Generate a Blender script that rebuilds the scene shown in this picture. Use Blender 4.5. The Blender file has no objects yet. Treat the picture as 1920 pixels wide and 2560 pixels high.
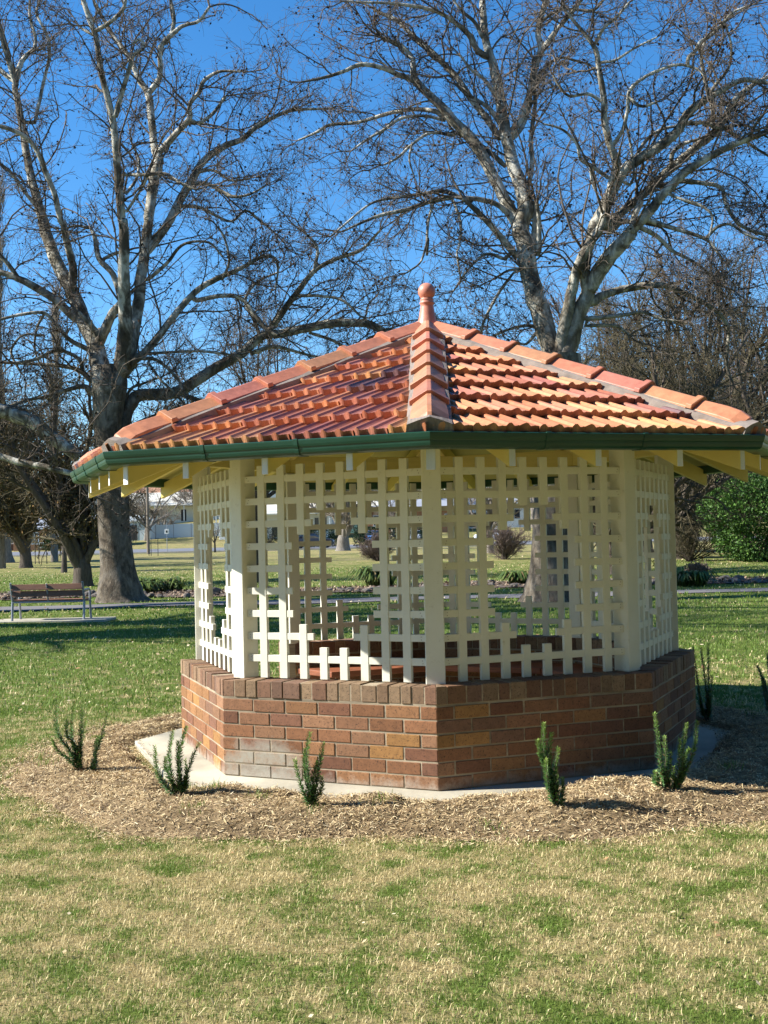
import bpy, bmesh, math, random
import numpy as np
from mathutils import Vector, Matrix
random.seed(7); RNG = np.random.default_rng(11)
PI = math.pi; R = math.radians
S = bpy.context.scene; COL = S.collection

# ------------------------------------------------------------------ camera
FPX = 2943.784
CAM = np.array([0.00333, -9.29742, 1.5656])
yaw, pit, rol = -0.04101, 0.02157, -0.02269
fw = np.array([math.sin(yaw)*math.cos(pit), math.cos(yaw)*math.cos(pit), math.sin(pit)])
rt = np.array([math.cos(yaw), -math.sin(yaw), 0.0]); up = np.cross(rt, fw)
rt, up = rt*math.cos(rol)+up*math.sin(rol), -rt*math.sin(rol)+up*math.cos(rol)
cd = bpy.data.cameras.new('camera'); cam = bpy.data.objects.new('camera', cd); COL.objects.link(cam)
cd.sensor_fit = 'VERTICAL'; cd.sensor_height = 24; cd.lens = FPX/2560*24
cd.clip_start = 0.05; cd.clip_end = 3000
cam.matrix_world = Matrix(((rt[0], up[0], -fw[0], CAM[0]), (rt[1], up[1], -fw[1], CAM[1]), (rt[2], up[2], -fw[2], CAM[2]), (0, 0, 0, 1)))
S.camera = cam
def ray(px, py): return fw*FPX + rt*(px-960) + up*(1280-py)
def at_y(px, py, y):
    d = ray(px, py); return CAM + d*((y-CAM[1])/d[1])
# ------------------------------------------------------------------ land form
GZ = -0.05
def H(x, y):
    x = np.asarray(x, float); y = np.asarray(y, float)
    z = GZ + 0.0*x
    z = z + np.clip(y-35, 0, 1e9)*0.009
    sl = np.clip((x+62)/25, 0, 1)
    z = z + np.clip(y-128, 0, 40)*0.045*sl + np.clip(y-168, 0, 250)*0.075
    z = z + 0.02*np.sin(x*0.9+1.3)*np.sin(y*0.7)*np.clip((np.hypot(x, y)-4)/6, 0, 1)
    return z
def at_ground(px, py):
    d = ray(px, py); t0 = 1e-4; t = 0.5/FPX
    while t < 400/FPX*1.0:
        p = CAM+d*t
        if p[2] < float(H(p[0], p[1])): return p
        t *= 1.004
    return CAM+d*t
# ------------------------------------------------------------------ naming
def tag(o, label=None, cat=None, group=None, kind=None):
    if label: o['label'] = label
    if cat: o['category'] = cat
    if group: o['group'] = group
    if kind: o['kind'] = kind
    return o
def empty(name, loc, rz=0.0, **k):
    o = bpy.data.objects.new(name, None); COL.objects.link(o)
    o.location = tuple(float(v) for v in loc); o.rotation_euler = (0, 0, rz); o.empty_display_size = .2
    return tag(o, **k)
def children(o): return [c for c in bpy.data.objects if c.parent == o]
def copy_tree(o, parent=None):
    c = o.copy(); COL.objects.link(c); c.parent = parent
    for ch in children(o): copy_tree(ch, c)
    return c
# ------------------------------------------------------------------ mesh helpers
def mesh_np(name, V, F, mat, parent=None, tint=None, smooth=False):
    """V (n,3), F (m,3|4) arrays -> one mesh object."""
    V = np.ascontiguousarray(V, dtype=np.float32); F = np.ascontiguousarray(F, dtype=np.int32)
    m = bpy.data.meshes.new(name); k = F.shape[1]
    m.vertices.add(len(V)); m.vertices.foreach_set('co', V.ravel())
    m.loops.add(F.size); m.loops.foreach_set('vertex_index', F.ravel())
    m.polygons.add(len(F)); m.polygons.foreach_set('loop_start', np.arange(0, F.size, k, dtype=np.int32))
    m.polygons.foreach_set('loop_total', np.full(len(F), k, dtype=np.int32))
    if smooth: m.polygons.foreach_set('use_smooth', np.ones(len(F), bool))
    m.update(calc_edges=True)
    if tint is not None:
        t = np.ones((len(V), 4), np.float32); t[:, :3] = tint
        a = m.color_attributes.new('tint', 'FLOAT_COLOR', 'POINT'); a.data.foreach_set('color', t.ravel())
    for mm in (mat if isinstance(mat, (list, tuple)) else [mat]): m.materials.append(mm)
    o = bpy.data.objects.new(name, m); COL.objects.link(o); o.parent = parent
    return o
class MB:
    def __init__(s): s.v = []; s.f = []; s.c = []; s.m = []
    def add(s, vs, fs, c=(1, 1, 1), mi=0):
        b = len(s.v); s.v += [tuple(float(q) for q in v) for v in vs]; s.f += [tuple(b+i for i in f) for f in fs]
        s.c += [c]*len(vs); s.m += [mi]*len(fs)
    def box(s, c, sz, rz=0.0, col=(1, 1, 1), M=None, mi=0):
        hx, hy, hz = sz[0]/2, sz[1]/2, sz[2]/2; cs, sn = math.cos(rz), math.sin(rz); vs = []
        for dz in (-hz, hz):
            for dx, dy in ((-hx, -hy), (hx, -hy), (hx, hy), (-hx, hy)):
                p = Vector((dx, dy, dz))
                if M is not None: p = M @ p
                vs.append((c[0]+p.x*cs-p.y*sn, c[1]+p.x*sn+p.y*cs, c[2]+p.z))
        s.add(vs, [(3, 2, 1, 0), (4, 5, 6, 7), (0, 1, 5, 4), (1, 2, 6, 5), (2, 3, 7, 6), (3, 0, 4, 7)], col, mi)
    def prism(s, plan, z0, z1, col=(1, 1, 1), mi=0):
        n = len(plan); vs = [(p[0], p[1], z0) for p in plan]+[(p[0], p[1], z1) for p in plan]
        s.add(vs, [tuple(range(n-1, -1, -1)), tuple(range(n, 2*n))]+[(i, (i+1) % n, n+(i+1) % n, n+i) for i in range(n)], col, mi)
    def tube(s, pts, rad, sides=8, col=(1, 1, 1), mi=0):
        n = len(pts); rings = []
        for i, p in enumerate(pts):
            p = Vector(p); a = Vector(pts[max(i-1, 0)]); b = Vector(pts[min(i+1, n-1)]); t = (b-a).normalized()
            u = t.orthogonal().normalized() if i == 0 else (u-t*u.dot(t)).normalized()
            w = t.cross(u); r = rad[i] if hasattr(rad, '__len__') else rad
            rings.append([p+u*(r*math.cos(2*PI*j/sides))+w*(r*math.sin(2*PI*j/sides)) for j in range(sides)])
        vs = [q for rg in rings for q in rg]; fs = []
        for i in range(n-1):
            for j in range(sides):
                k = (j+1) % sides; fs.append((i*sides+j, i*sides+k, (i+1)*sides+k, (i+1)*sides+j))
        fs += [tuple(range(sides-1, -1, -1)), tuple((n-1)*sides+j for j in range(sides))]
        s.add(vs, fs, col, mi)
    def lathe(s, prof, c=(0, 0, 0), sides=24, col=(1, 1, 1), mi=0):
        vs = []; fs = []
        for r, z in prof:
            for j in range(sides): vs.append((c[0]+r*math.cos(2*PI*j/sides), c[1]+r*math.sin(2*PI*j/sides), c[2]+z))
        for i in range(len(prof)-1):
            for j in range(sides):
                k = (j+1) % sides; fs.append((i*sides+j, i*sides+k, (i+1)*sides+k, (i+1)*sides+j))
        fs += [tuple(range(sides-1, -1, -1)), tuple((len(prof)-1)*sides+j for j in range(sides))]
        s.add(vs, fs, col, mi)
    def build(s, name, mat, parent=None, smooth=False, bevel=0, seg=2):
        m = bpy.data.meshes.new(name); m.from_pydata(s.v, [], s.f)
        for mm in (mat if isinstance(mat, (list, tuple)) else [mat]): m.materials.append(mm)
        m.polygons.foreach_set('material_index', s.m)
        t = np.ones((len(s.v), 4), np.float32); t[:, :3] = np.array(s.c, np.float32).reshape(-1, 3)
        a = m.color_attributes.new('tint', 'FLOAT_COLOR', 'POINT'); a.data.foreach_set('color', t.ravel())
        if smooth: m.polygons.foreach_set('use_smooth', np.ones(len(s.f), bool))
        m.update(); o = bpy.data.objects.new(name, m); COL.objects.link(o); o.parent = parent
        if bevel:
            b = o.modifiers.new('bevel', 'BEVEL'); b.width = bevel; b.segments = seg; b.limit_method = 'ANGLE'; b.angle_limit = R(35)
        return o
# ------------------------------------------------------------------ materials
class NT:
    def __init__(s, name):
        s.m = bpy.data.materials.new(name); s.m.use_nodes = True; s.t = s.m.node_tree; s.b = s.t.nodes['Principled BSDF']
        s.x = 0
    def n(s, typ, **kw):
        nd = s.t.nodes.new(typ); s.x -= 40; nd.location = (s.x, s.x)
        for k, v in kw.items():
            if k in nd.inputs.keys(): s.set(nd.inputs[k], v)
            else: setattr(nd, k, v)
        return nd
    def set(s, sock, v):
        if isinstance(v, bpy.types.NodeSocket): s.t.links.new(v, sock)
        elif hasattr(v, '__len__') and len(v) == 3 and sock.type == 'RGBA': sock.default_value = (*v, 1)
        else: sock.default_value = v
    def pos(s, obj=False):
        if obj: return s.n('ShaderNodeTexCoord').outputs['Object']
        return s.n('ShaderNodeNewGeometry').outputs['Position']
    def noise(s, scale, detail=4, rough=.55, vec=None, dist=0.0):
        nd = s.n('ShaderNodeTexNoise'); nd.inputs['Scale'].default_value = scale; nd.inputs['Detail'].default_value = detail
        nd.inputs['Roughness'].default_value = rough; nd.inputs['Distortion'].default_value = dist
        if vec is not None: s.t.links.new(vec, nd.inputs['Vector'])
        return nd.outputs['Fac']
    def vmul(s, v, k):
        nd = s.n('ShaderNodeVectorMath', operation='MULTIPLY'); s.set(nd.inputs[0], v); nd.inputs[1].default_value = k; return nd.outputs[0]
    def ramp(s, fac, stops, interp='LINEAR'):
        nd = s.n('ShaderNodeValToRGB'); s.t.links.new(fac, nd.inputs[0]); e = nd.color_ramp.elements; nd.color_ramp.interpolation = interp
        while len(e) < len(stops): e.new(.5)
        for i, (p, c) in enumerate(stops):
            e[i].position = p; e[i].color = (*c, 1) if hasattr(c, '__len__') else (c, c, c, 1)
        return nd.outputs[0]
    def mix(s, f, a, b, mode='MIX'):
        nd = s.n('ShaderNodeMix', data_type='RGBA', blend_type=mode); s.set(nd.inputs[0], f); s.set(nd.inputs[6], a); s.set(nd.inputs[7], b); return nd.outputs[2]
    def math(s, op, a, b=0.0, clamp=False):
        nd = s.n('ShaderNodeMath', operation=op, use_clamp=clamp); s.set(nd.inputs[0], a); s.set(nd.inputs[1], b); return nd.outputs[0]
    def attr(s, name='tint'): return s.n('ShaderNodeAttribute', attribute_name=name).outputs['Color']
    def bump(s, h, strength=.5, dist=.01):
        nd = s.n('ShaderNodeBump'); nd.inputs['Strength'].default_value = strength; nd.inputs['Distance'].default_value = dist
        s.t.links.new(h, nd.inputs['Height']); s.t.links.new(nd.outputs[0], s.b.inputs['Normal'])
    def out(s, col=None, rough=None, spec=None, metal=None):
        if col is not None: s.set(s.b.inputs['Base Color'], col)
        if rough is not None: s.set(s.b.inputs['Roughness'], rough)
        if spec is not None: s.set(s.b.inputs['Specular IOR Level'], spec)
        if metal is not None: s.set(s.b.inputs['Metallic'], metal)
        return s.m
def simple(name, col, rough=.6, var=.15, scale=8.0, bump=0.0, spec=.4, metal=0.0, bscale=60.0):
    k = NT(name); f = k.noise(scale, 5); lo = tuple(c*(1-var) for c in col); hi = tuple(min(1, c*(1+var)) for c in col)
    c = k.ramp(f, [(.3, lo), (.7, hi)])
    if bump: k.bump(k.noise(bscale, 4), bump, .004)
    return k.out(c, rough, spec, metal)
def lawn_fac(k):
    """share of green in the lawn: the same field drives the soil sheet and the blades."""
    p = k.pos(); a = k.noise(0.7, 3, .6, p); b = k.noise(4.2, 5, .72, p); c = k.noise(0.09, 2, .5, p)
    f = k.math('ADD', k.math('MULTIPLY', a, .6), k.math('MULTIPLY', b, 2.15)); f = k.math('ADD', f, k.math('MULTIPLY', c, .5))
    sx = k.n('ShaderNodeSeparateXYZ'); k.t.links.new(p, sx.inputs[0])
    mr = k.n('ShaderNodeMapRange'); k.t.links.new(sx.outputs[1], mr.inputs[0])
    for i, v in ((1, -3.5), (2, 6.0), (3, 0.0), (4, .42)): mr.inputs[i].default_value = v
    m2 = k.n('ShaderNodeMapRange'); k.t.links.new(sx.outputs[1], m2.inputs[0])
    for i, v in ((1, 24.0), (2, 75.0), (3, 0.0), (4, -.38)): m2.inputs[i].default_value = v
    f = k.math('ADD', f, k.math('ADD', mr.outputs[0], m2.outputs[0]))
    m3 = k.n('ShaderNodeMapRange'); k.t.links.new(sx.outputs[1], m3.inputs[0])
    for i, v in ((1, -5.7), (2, -4.5), (3, .13), (4, 0.0)): m3.inputs[i].default_value = v
    return k.math('ADD', k.math('ADD', f, m3.outputs[0]), -1.745)      # about 0 between straw and green
def mat_ground():
    k = NT('lawn_soil'); f = lawn_fac(k); p = k.pos()
    fine = k.noise(38, 5, .7, p); mid = k.noise(7, 4, .7, p)
    g = k.mix(fine, (.070, .110, .018), (.17, .225, .045)); s = k.mix(fine, (.27, .21, .090), (.50, .41, .20))
    sel = k.math('ADD', k.math('MULTIPLY', f, 2.6), .5, True)
    c = k.mix(sel, s, g); c = k.mix(k.math('MULTIPLY', mid, .38), c, (.07, .06, .02))
    k.bump(k.noise(30, 5, .75, p), .9, .03)
    return k.out(c, .95, .1)
def mat_blade():
    k = NT('grass_blade'); f = lawn_fac(k); t = k.attr(); sp = k.n('ShaderNodeSeparateColor'); k.t.links.new(t, sp.inputs[0])
    r1, r2 = sp.outputs[0], sp.outputs[1]
    sel = k.math('ADD', k.math('MULTIPLY', f, 2.2), k.math('ADD', k.math('MULTIPLY', r1, 1.3), -.15), True)
    sel = k.math('GREATER_THAN', sel, .5)
    g = k.mix(r2, (.090, .155, .022), (.22, .32, .060)); s = k.mix(r2, (.42, .33, .145), (.88, .75, .43))
    c = k.mix(sel, s, g)
    tr = k.n('ShaderNodeBsdfTranslucent'); k.t.links.new(c, tr.inputs[0]); mx = k.n('ShaderNodeMixShader'); mx.inputs[0].default_value = .3
    k.out(c, .6, .25); k.t.links.new(k.b.outputs[0], mx.inputs[1]); k.t.links.new(tr.outputs[0], mx.inputs[2])
    k.t.links.new(mx.outputs[0], k.t.nodes['Material Output'].inputs[0]); return k.m
def mat_tint(name, rough=.7, var=.25, scale=60, bump=.3, bscale=90, spec=.3, dist=.003, speck=None, trans=0):
    """colour from the mesh's tint, broken up by noise."""
    k = NT(name); t = k.attr(); f = k.noise(scale, 5, .65, k.pos())
    c = k.mix(1.0, t, k.ramp(f, [(.28, 1-var), (.72, 1+var*.6)]), 'MULTIPLY')
    if speck:
        v = k.noise(speck[0], 2, .8); c = k.mix(k.ramp(v, [(speck[1], 0.0), (speck[1]+.06, 1.0)]), c, speck[2])
    if bump: k.bump(k.noise(bscale, 5, .7), bump, dist)
    k.out(c, rough, spec)
    if trans:
        tr = k.n('ShaderNodeBsdfTranslucent'); k.t.links.new(c, tr.inputs[0]); mx = k.n('ShaderNodeMixShader'); mx.inputs[0].default_value = trans
        k.t.links.new(k.b.outputs[0], mx.inputs[1]); k.t.links.new(tr.outputs[0], mx.inputs[2]); k.t.links.new(mx.outputs[0], k.t.nodes['Material Output'].inputs[0])
    return k.m
def mat_brick():
    k = NT('clinker_brick'); p = k.pos(True); t = k.attr(); f = k.noise(28, 6, .7, p)
    c = k.mix(1.0, t, k.ramp(f, [(.25, .72), (.75, 1.2)]), 'MULTIPLY')
    sp = k.noise(85, 3, .8, p); c = k.mix(k.ramp(sp, [(.57, 0.0), (.63, .8)]), c, (.035, .022, .018))
    # old cement smear low on the left front wall
    v = k.n('ShaderNodeVectorMath', operation='SUBTRACT'); k.t.links.new(p, v.inputs[0]); v.inputs[1].default_value = (-1.16, -1.62, .08)
    w = k.vmul(v.outputs[0], (2.6, 2.6, 5.0)); ln = k.n('ShaderNodeVectorMath', operation='LENGTH'); k.t.links.new(w, ln.inputs[0])
    e = k.math('ADD', ln.outputs['Value'], k.math('MULTIPLY', k.noise(9, 5, .7, p), 1.3))
    m = k.ramp(e, [(.0, 1.0), (.5, 1.0), (.62, 0.0)]); nd = m.node
    ee = k.math('MULTIPLY', e, .37); m = k.ramp(ee, [(.50, .92), (.60, .0)])
    c = k.mix(k.math('MULTIPLY', m, k.ramp(k.noise(18, 5, .75, p), [(.35, .45), (.6, 1.0)])), c, (.34, .325, .27))
    sx = k.n('ShaderNodeSeparateXYZ'); k.t.links.new(p, sx.inputs[0])
    low = k.math('ADD', k.math('MULTIPLY', sx.outputs[2], -9.0), k.math('MULTIPLY', k.noise(14, 5, .7, p), 1.8))
    c = k.mix(k.ramp(low, [(.35, 0.0), (.95, .55)]), c, (.42, .39, .33))
    k.bump(k.noise(120, 5, .75, p), .55, .004)
    return k.out(c, .85, .25)
def mat_paint():
    k = NT('cream_paint'); p = k.pos(True); f = k.noise(5, 5, .6, p)
    c = k.ramp(f, [(.3, (.70, .685, .575)), (.7, (.76, .745, .64))])
    d = k.noise(22, 6, .75, p); c = k.mix(k.ramp(d, [(.60, 0.0), (.74, .55)]), c, (.40, .35, .24))
    gr = k.noise(30, 4, .6, k.vmul(p, (1, 1, .12)))
    k.bump(gr, .25, .004)
    return k.out(c, .55, .35)
def mat_gutter():
    k = NT('green_gutter_paint'); f = k.noise(3, 5, .6, k.pos(True))
    c = k.ramp(f, [(.3, (.007, .045, .028)), (.7, (.011, .068, .041))]); d = k.noise(45, 5, .8, k.pos(True))
    c = k.mix(k.ramp(d, [(.62, 0.0), (.75, .25)]), c, (.10, .14, .10))
    return k.out(c, k.ramp(f, [(.3, .28), (.7, .42)]), .5)
def mat_bark_plane(low_=True):
    k = NT('plane_tree_bark' if low_ else 'pale_plane_limb_bark'); p = k.pos(True); pv = k.vmul(p, (1, 1, .55)); a = k.noise(3.4, 5, .62, pv, .6); b = k.noise(1.3, 4, .6, pv, .4)
    c = k.ramp(a, [(.32, (.045, .034, .026)), (.40, (.15, .13, .095)), (.49, (.30, .275, .215)), (.58, (.62, .59, .50))])
    c = k.mix(k.ramp(b, [(.54, 0.0), (.61, .9)]), c, (.085, .07, .052))
    sx = k.n('ShaderNodeSeparateXYZ'); k.t.links.new(p, sx.inputs[0])
    z = k.math('ADD', sx.outputs[2], k.math('MULTIPLY', k.noise(1.1, 4, .6, p), 5.0))
    c2 = k.ramp(k.noise(9, 6, .7, pv), [(.3, (.028, .021, .016)), (.5, (.10, .078, .057)), (.7, (.22, .18, .13))])
    zz = k.math('MULTIPLY', z, .1); low = k.ramp(zz, [(.74, .88), (1.0, .0)])
    if low_: c = k.mix(low, c, c2)
    k.bump(k.noise(7, 7, .75, pv), .9, .06)
    return k.out(c, .85, .15)
def mat_bark(name, lo, hi, scale=12, bump=.8):
    k = NT(name); p = k.vmul(k.pos(), (1, 1, .25)); f = k.noise(scale, 6, .7, p)
    c = k.ramp(f, [(.3, lo), (.7, hi)]); k.bump(f, bump, .03); return k.out(c, .9, .12)
M = dict(
    ground=mat_ground(), blade=mat_blade(), brick=mat_brick(), paint=mat_paint(), gutter=mat_gutter(), plane=mat_bark_plane(), planepale=mat_bark_plane(False),
    mortar=simple('mortar', (.33, .27, .19), .95, .4, 14, .6, bscale=200), bedding=simple('mortar_bedding', (.24, .20, .17), .95, .25, 20, .7, bscale=120),
    tile=mat_tint('terracotta_tile', .46, .22, 26, .25, 140, .5, .002), cap=mat_tint('terracotta_cap', .45, .24, 16, .3, 120, .45, .002),
    concrete=simple('concrete', (.40, .37, .29), .9, .38, 7, .6, bscale=90), pathc=simple('path_concrete', (.155, .145, .145), .9, .2, 1.5, .4, bscale=60),
    road=simple('asphalt', (.16, .165, .185), .9, .12, .5, 0), lining=simple('roof_lining_paint', (.52, .47, .17), .7, .15, 3),
    seat=simple('terracotta_seat', (.25, .085, .04), .6, .25, 9, .2), beam=simple('bounce_yellowed_beam_paint', (.74, .61, .20), .55, .06, 5, .1),  # beam: cream paint made yellower to hold light bounced under the eaves
    mulchbed=mat_tint('mulch_base', .95, .6, 9, .9, 60, .1, .03), chip=mat_tint('straw_chip', .75, .2, 40, 0, spec=.2),
    leaf=mat_tint('shrub_leaf', .45, .15, 30, 0, spec=.45, trans=.25), deadleaf=mat_tint('dead_leaf', .8, .2, 30, 0, spec=.1),
    twig=mat_bark('twig_bark', (.070, .056, .045), (.21, .175, .14), 6, 0), twigpale=mat_bark('pale_twig_bark', (.14, .115, .09), (.30, .26, .20), 6, 0),
    darkbark=mat_bark('dark_bark', (.055, .042, .034), (.15, .125, .10)), greybark=mat_bark('grey_bark', (.12, .105, .09), (.30, .27, .23)),
    tangle=mat_bark('mossy_twig', (.040, .034, .020), (.17, .145, .09), 3, 0), pinktwig=mat_bark('pinkish_twig', (.10, .072, .06), (.24, .185, .155), 3, 0),
    steel=simple('grey_steel', (.30, .32, .35), .4, .1, 5, 0, metal=.3), slat=simple('brown_slat', (.20, .095, .055), .6, .25, 9, .2),
    rock=mat_tint('bed_rock', .9, .3, 6, .7, 12, .2, .05), soil=simple('bed_soil', (.13, .095, .07), .95, .4, 3, .9, bscale=20),
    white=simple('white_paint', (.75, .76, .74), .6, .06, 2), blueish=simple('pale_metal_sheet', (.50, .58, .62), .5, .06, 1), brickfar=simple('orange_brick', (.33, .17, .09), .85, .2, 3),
    roofgrey=simple('grey_roof', (.30, .32, .36), .6, .1, 1), rooforange=simple('orange_roof', (.42, .22, .13), .8, .2, 2), rooflight=simple('pale_roof', (.62, .60, .52), .7, .15, 1),
    glass=simple('window_glass', (.03, .035, .045), .08, .2, 1, spec=.8), dark=simple('dark_plastic', (.02, .02, .022), .5, .2, 4), hedge=mat_tint('hedge_leaf', .6, .2, 20, 0, spec=.3, trans=.15),
    rust=simple('rusty_nail', (.16, .085, .04), .8),
    timber=simple('weathered_pole', (.20, .165, .13), .9, .2, 6), brickdark=simple('brown_brick', (.13, .075, .05), .9, .2, 3), teal=simple('teal_paint', (.20, .42, .38), .6, .1, 2),
)
# ------------------------------------------------------------------ gazebo
RW, RP, RG, HW = 2.02, 1.825, 2.88, .636
T8 = math.tan(PI/8); C8 = math.cos(PI/8)
gz = empty('gazebo', (0, 0, 0), label='octagonal brick and cream lattice gazebo with terracotta tiled roof in the middle of the lawn', cat='gazebo')
def corner(r, k): a = R(k); return Vector((r*math.sin(a), -r*math.cos(a), 0))
SIDES = [(k, k+45) for k in range(-180, 180, 45)]
OPEN = -135                                   # the side from -135 to -90 is the way in
BR = [(r_*.97, g_*.98, b_*.80) for r_, g_, b_ in [(.33, .155, .095), (.30, .14, .085), (.36, .18, .105), (.27, .125, .085), (.25, .12, .09), (.38, .19, .10), (.33, .165, .11), (.23, .105, .075), (.35, .185, .125), (.27, .145, .11)]]
HD = [(r_*.80, g_*.76, b_*.72) for r_, g_, b_ in [(.37, .25, .16), (.34, .21, .14), (.39, .28, .18), (.31, .18, .12), (.35, .20, .12), (.29, .18, .13), (.41, .29, .19)]]
bw = MB(); mw = MB()
rb = random.Random(3)
for k0, k1 in SIDES:
    if k0 == OPEN: continue
    A = corner(RW, k0); B = corner(RW, k1); L = (B-A).length; e = (B-A)/L; n = Vector((e.y, -e.x, 0))   # n points out
    TH = .23
    def P(x, d, z): q = A+e*x-n*d; return (q.x, q.y, z)
    def brick(x0, x1, z0, z1, d0, d1, col, end0, end1):
        a0 = T8*d0 if end0 else 0; a1 = T8*d1 if end0 else 0; b0 = T8*d0 if end1 else 0; b1 = T8*d1 if end1 else 0
        vs = []
        for z in (z0, z1): vs += [P(x0+a0, d0, z), P(x1-b0, d0, z), P(x1-b1, d1, z), P(x0+a1, d1, z)]
        bw.add(vs, [(3, 2, 1, 0), (4, 5, 6, 7), (0, 1, 5, 4), (1, 2, 6, 5), (2, 3, 7, 6), (3, 0, 4, 7)], col)
    for c in range(6):
        for (d0, d1) in ((0, .1), (.13, TH)):
            x = 0.0; first = True; off = (.12 if (c+(k0//45)) % 2 else .235)
            while x < L-.001:
                w = off if first else .24
                x1 = x+w
                if L-x1 < .07: x1 = L
                j = rb.uniform(-.0015, .0025); col = rb.choice(BR)
                if rb.random() < .05: col = (.42, .22, .08)
                s_ = rb.uniform(.70, .95); col = tuple(q*s_ for q in col)
                zj = rb.uniform(-.0018, .0018); brick(x+(0 if first else .005+rb.uniform(-.002, .003)), x1-(0 if x1 >= L-.001 else .005+rb.uniform(-.002, .003)), .004+c*.0862+zj, .004+c*.0862+.076+zj+rb.uniform(-.002, .002), max(d0-j, -.004) if d0 == 0 else d0, d1, col, first, x1 >= L-.001)
                x = x1; first = False
    x = 0.0; first = True
    while x < L-.001:
        w = rb.choice([.075, .083, .086, .09, .083, .11, .13]); x1 = x+w
        if L-x1 < .06: x1 = L
        j = rb.uniform(-.004, .005); zt = HW+rb.uniform(-.006, .004); s_ = rb.uniform(.62, .95); col = tuple(q*s_ for q in rb.choice(HD))
        brick(x+(0 if first else .004), x1-(0 if x1 >= L-.001 else .004), .527, zt, -j, TH, col, first, x1 >= L-.001)
        x = x1; first = False
    dm = .0045
    vs = []
    e0 = k0 != OPEN+45; e1 = k1 != OPEN
    for z in (.0, HW-.005):
        vs += [P(dm*T8 if e0 else .004, dm, z), P(L-(dm*T8 if e1 else .004), dm, z), P(L-((TH-dm)*T8 if e1 else .004), TH-dm, z), P((TH-dm)*T8 if e0 else .004, TH-dm, z)]
    mw.add(vs, [(3, 2, 1, 0), (4, 5, 6, 7), (0, 1, 5, 4), (1, 2, 6, 5), (2, 3, 7, 6), (3, 0, 4, 7)])
wall = bw.build('brick_wall', M['brick'], gz, bevel=.0055)
mw.build('mortar', M['mortar'], wall)
# bench seat round the inside
for k0, k1 in SIDES:
    if k0 in (OPEN,): continue
    ro, ri = (RW-.23/C8)-.006, 1.28
    a0, a1, b0, b1 = corner(ro, k0), corner(ro, k1), corner(ri, k0), corner(ri, k1)
    st = MB(); sh = lambda p, q, f: p.lerp(q, f)
    st.prism([sh(a0, a1, .004), sh(a1, a0, .004), sh(b1, b0, .004), sh(b0, b1, .004)], .36, .41); st.build('seat', M['seat'], gz, bevel=.006)
# posts
for k in range(-180, 180, 45):
    p = MB(); c = corner(RP, k); p.box((c.x, c.y, (HW-.002+2.16)/2), (.124, .124, 2.16-HW+.004), R(k)); p.build('post', M['paint'], gz, bevel=.006)
# lattice
ZR = [HW+.135+.1508*i for i in range(9)]      # bottom to top
def lattice(k0, k1):
    m = MB(); A = corner(RP, k0); B = corner(RP, k1); L = (B-A).length; e = (B-A)/L; n = Vector((e.y, -e.x, 0)); mid = (A+B)/2+n*.035; rz = math.atan2(e.y, e.x)
    xs = [(-.525+.15*i) for i in range(8)]; jr = random.Random(k0); hw = .0275; hb = .023
    def hbar(z, x0, x1): q = mid+e*((x0+x1)/2); m.box((q.x, q.y, z+jr.uniform(-.002, .002)), (x1-x0, .026, 2*hb), rz)
    def vbar(x, z0, z1): q = mid+e*(x+jr.uniform(-.002, .002)); m.box((q.x, q.y, (z0+z1)/2), (2*hw, .032, z1-z0), rz+jr.uniform(-.002, .002))
    E = L/2-.045; st = .052+hw
    for r in range(9):
        z = ZR[8-r]
        if r in (0, 1, 8): hbar(z, -E, E)
        elif r in (2, 7): hbar(z, -E, xs[2]+st); hbar(z, xs[5]-st, E)
        else: hbar(z, -E, xs[1]+st); hbar(z, xs[6]-st, E)
    bot = HW+.006; top = ZR[8]+.09
    for i, x in enumerate(xs):
        if i in (0, 1, 6, 7): vbar(x, bot, top)
        elif i in (2, 5): vbar(x, ZR[6]-st, top); vbar(x, bot, ZR[1]+st)
        else: vbar(x, ZR[7]-st*.9, top); vbar(x, bot, ZR[0]+st)
    for r in range(9):
        for sx in (-1, 1):
            for dz in (-.009, .009):
                q = mid+e*(sx*(E-.025+jr.uniform(-.006, .006)))+n*.0135; m.box((q.x, q.y, ZR[8-r]+dz), (.005, .003, .005), rz, mi=1)
    return m.build('lattice_panel', [M['paint'], M['rust']], gz, bevel=.003, seg=1)
for k0, k1 in SIDES:
    if k0 != OPEN: lattice(k0, k1)
# plate beam round the heads of the posts
bm_ = MB()
for k0, k1 in SIDES:
    a0, a1, b0, b1 = corner(RP+.05, k0), corner(RP+.05, k1), corner(RP-.04, k0), corner(RP-.04, k1); bm_.prism([a0, a1, b1, b0], 2.165, 2.31)
bm_.build('plate_beam', M['beam'], gz, bevel=.004)
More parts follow.
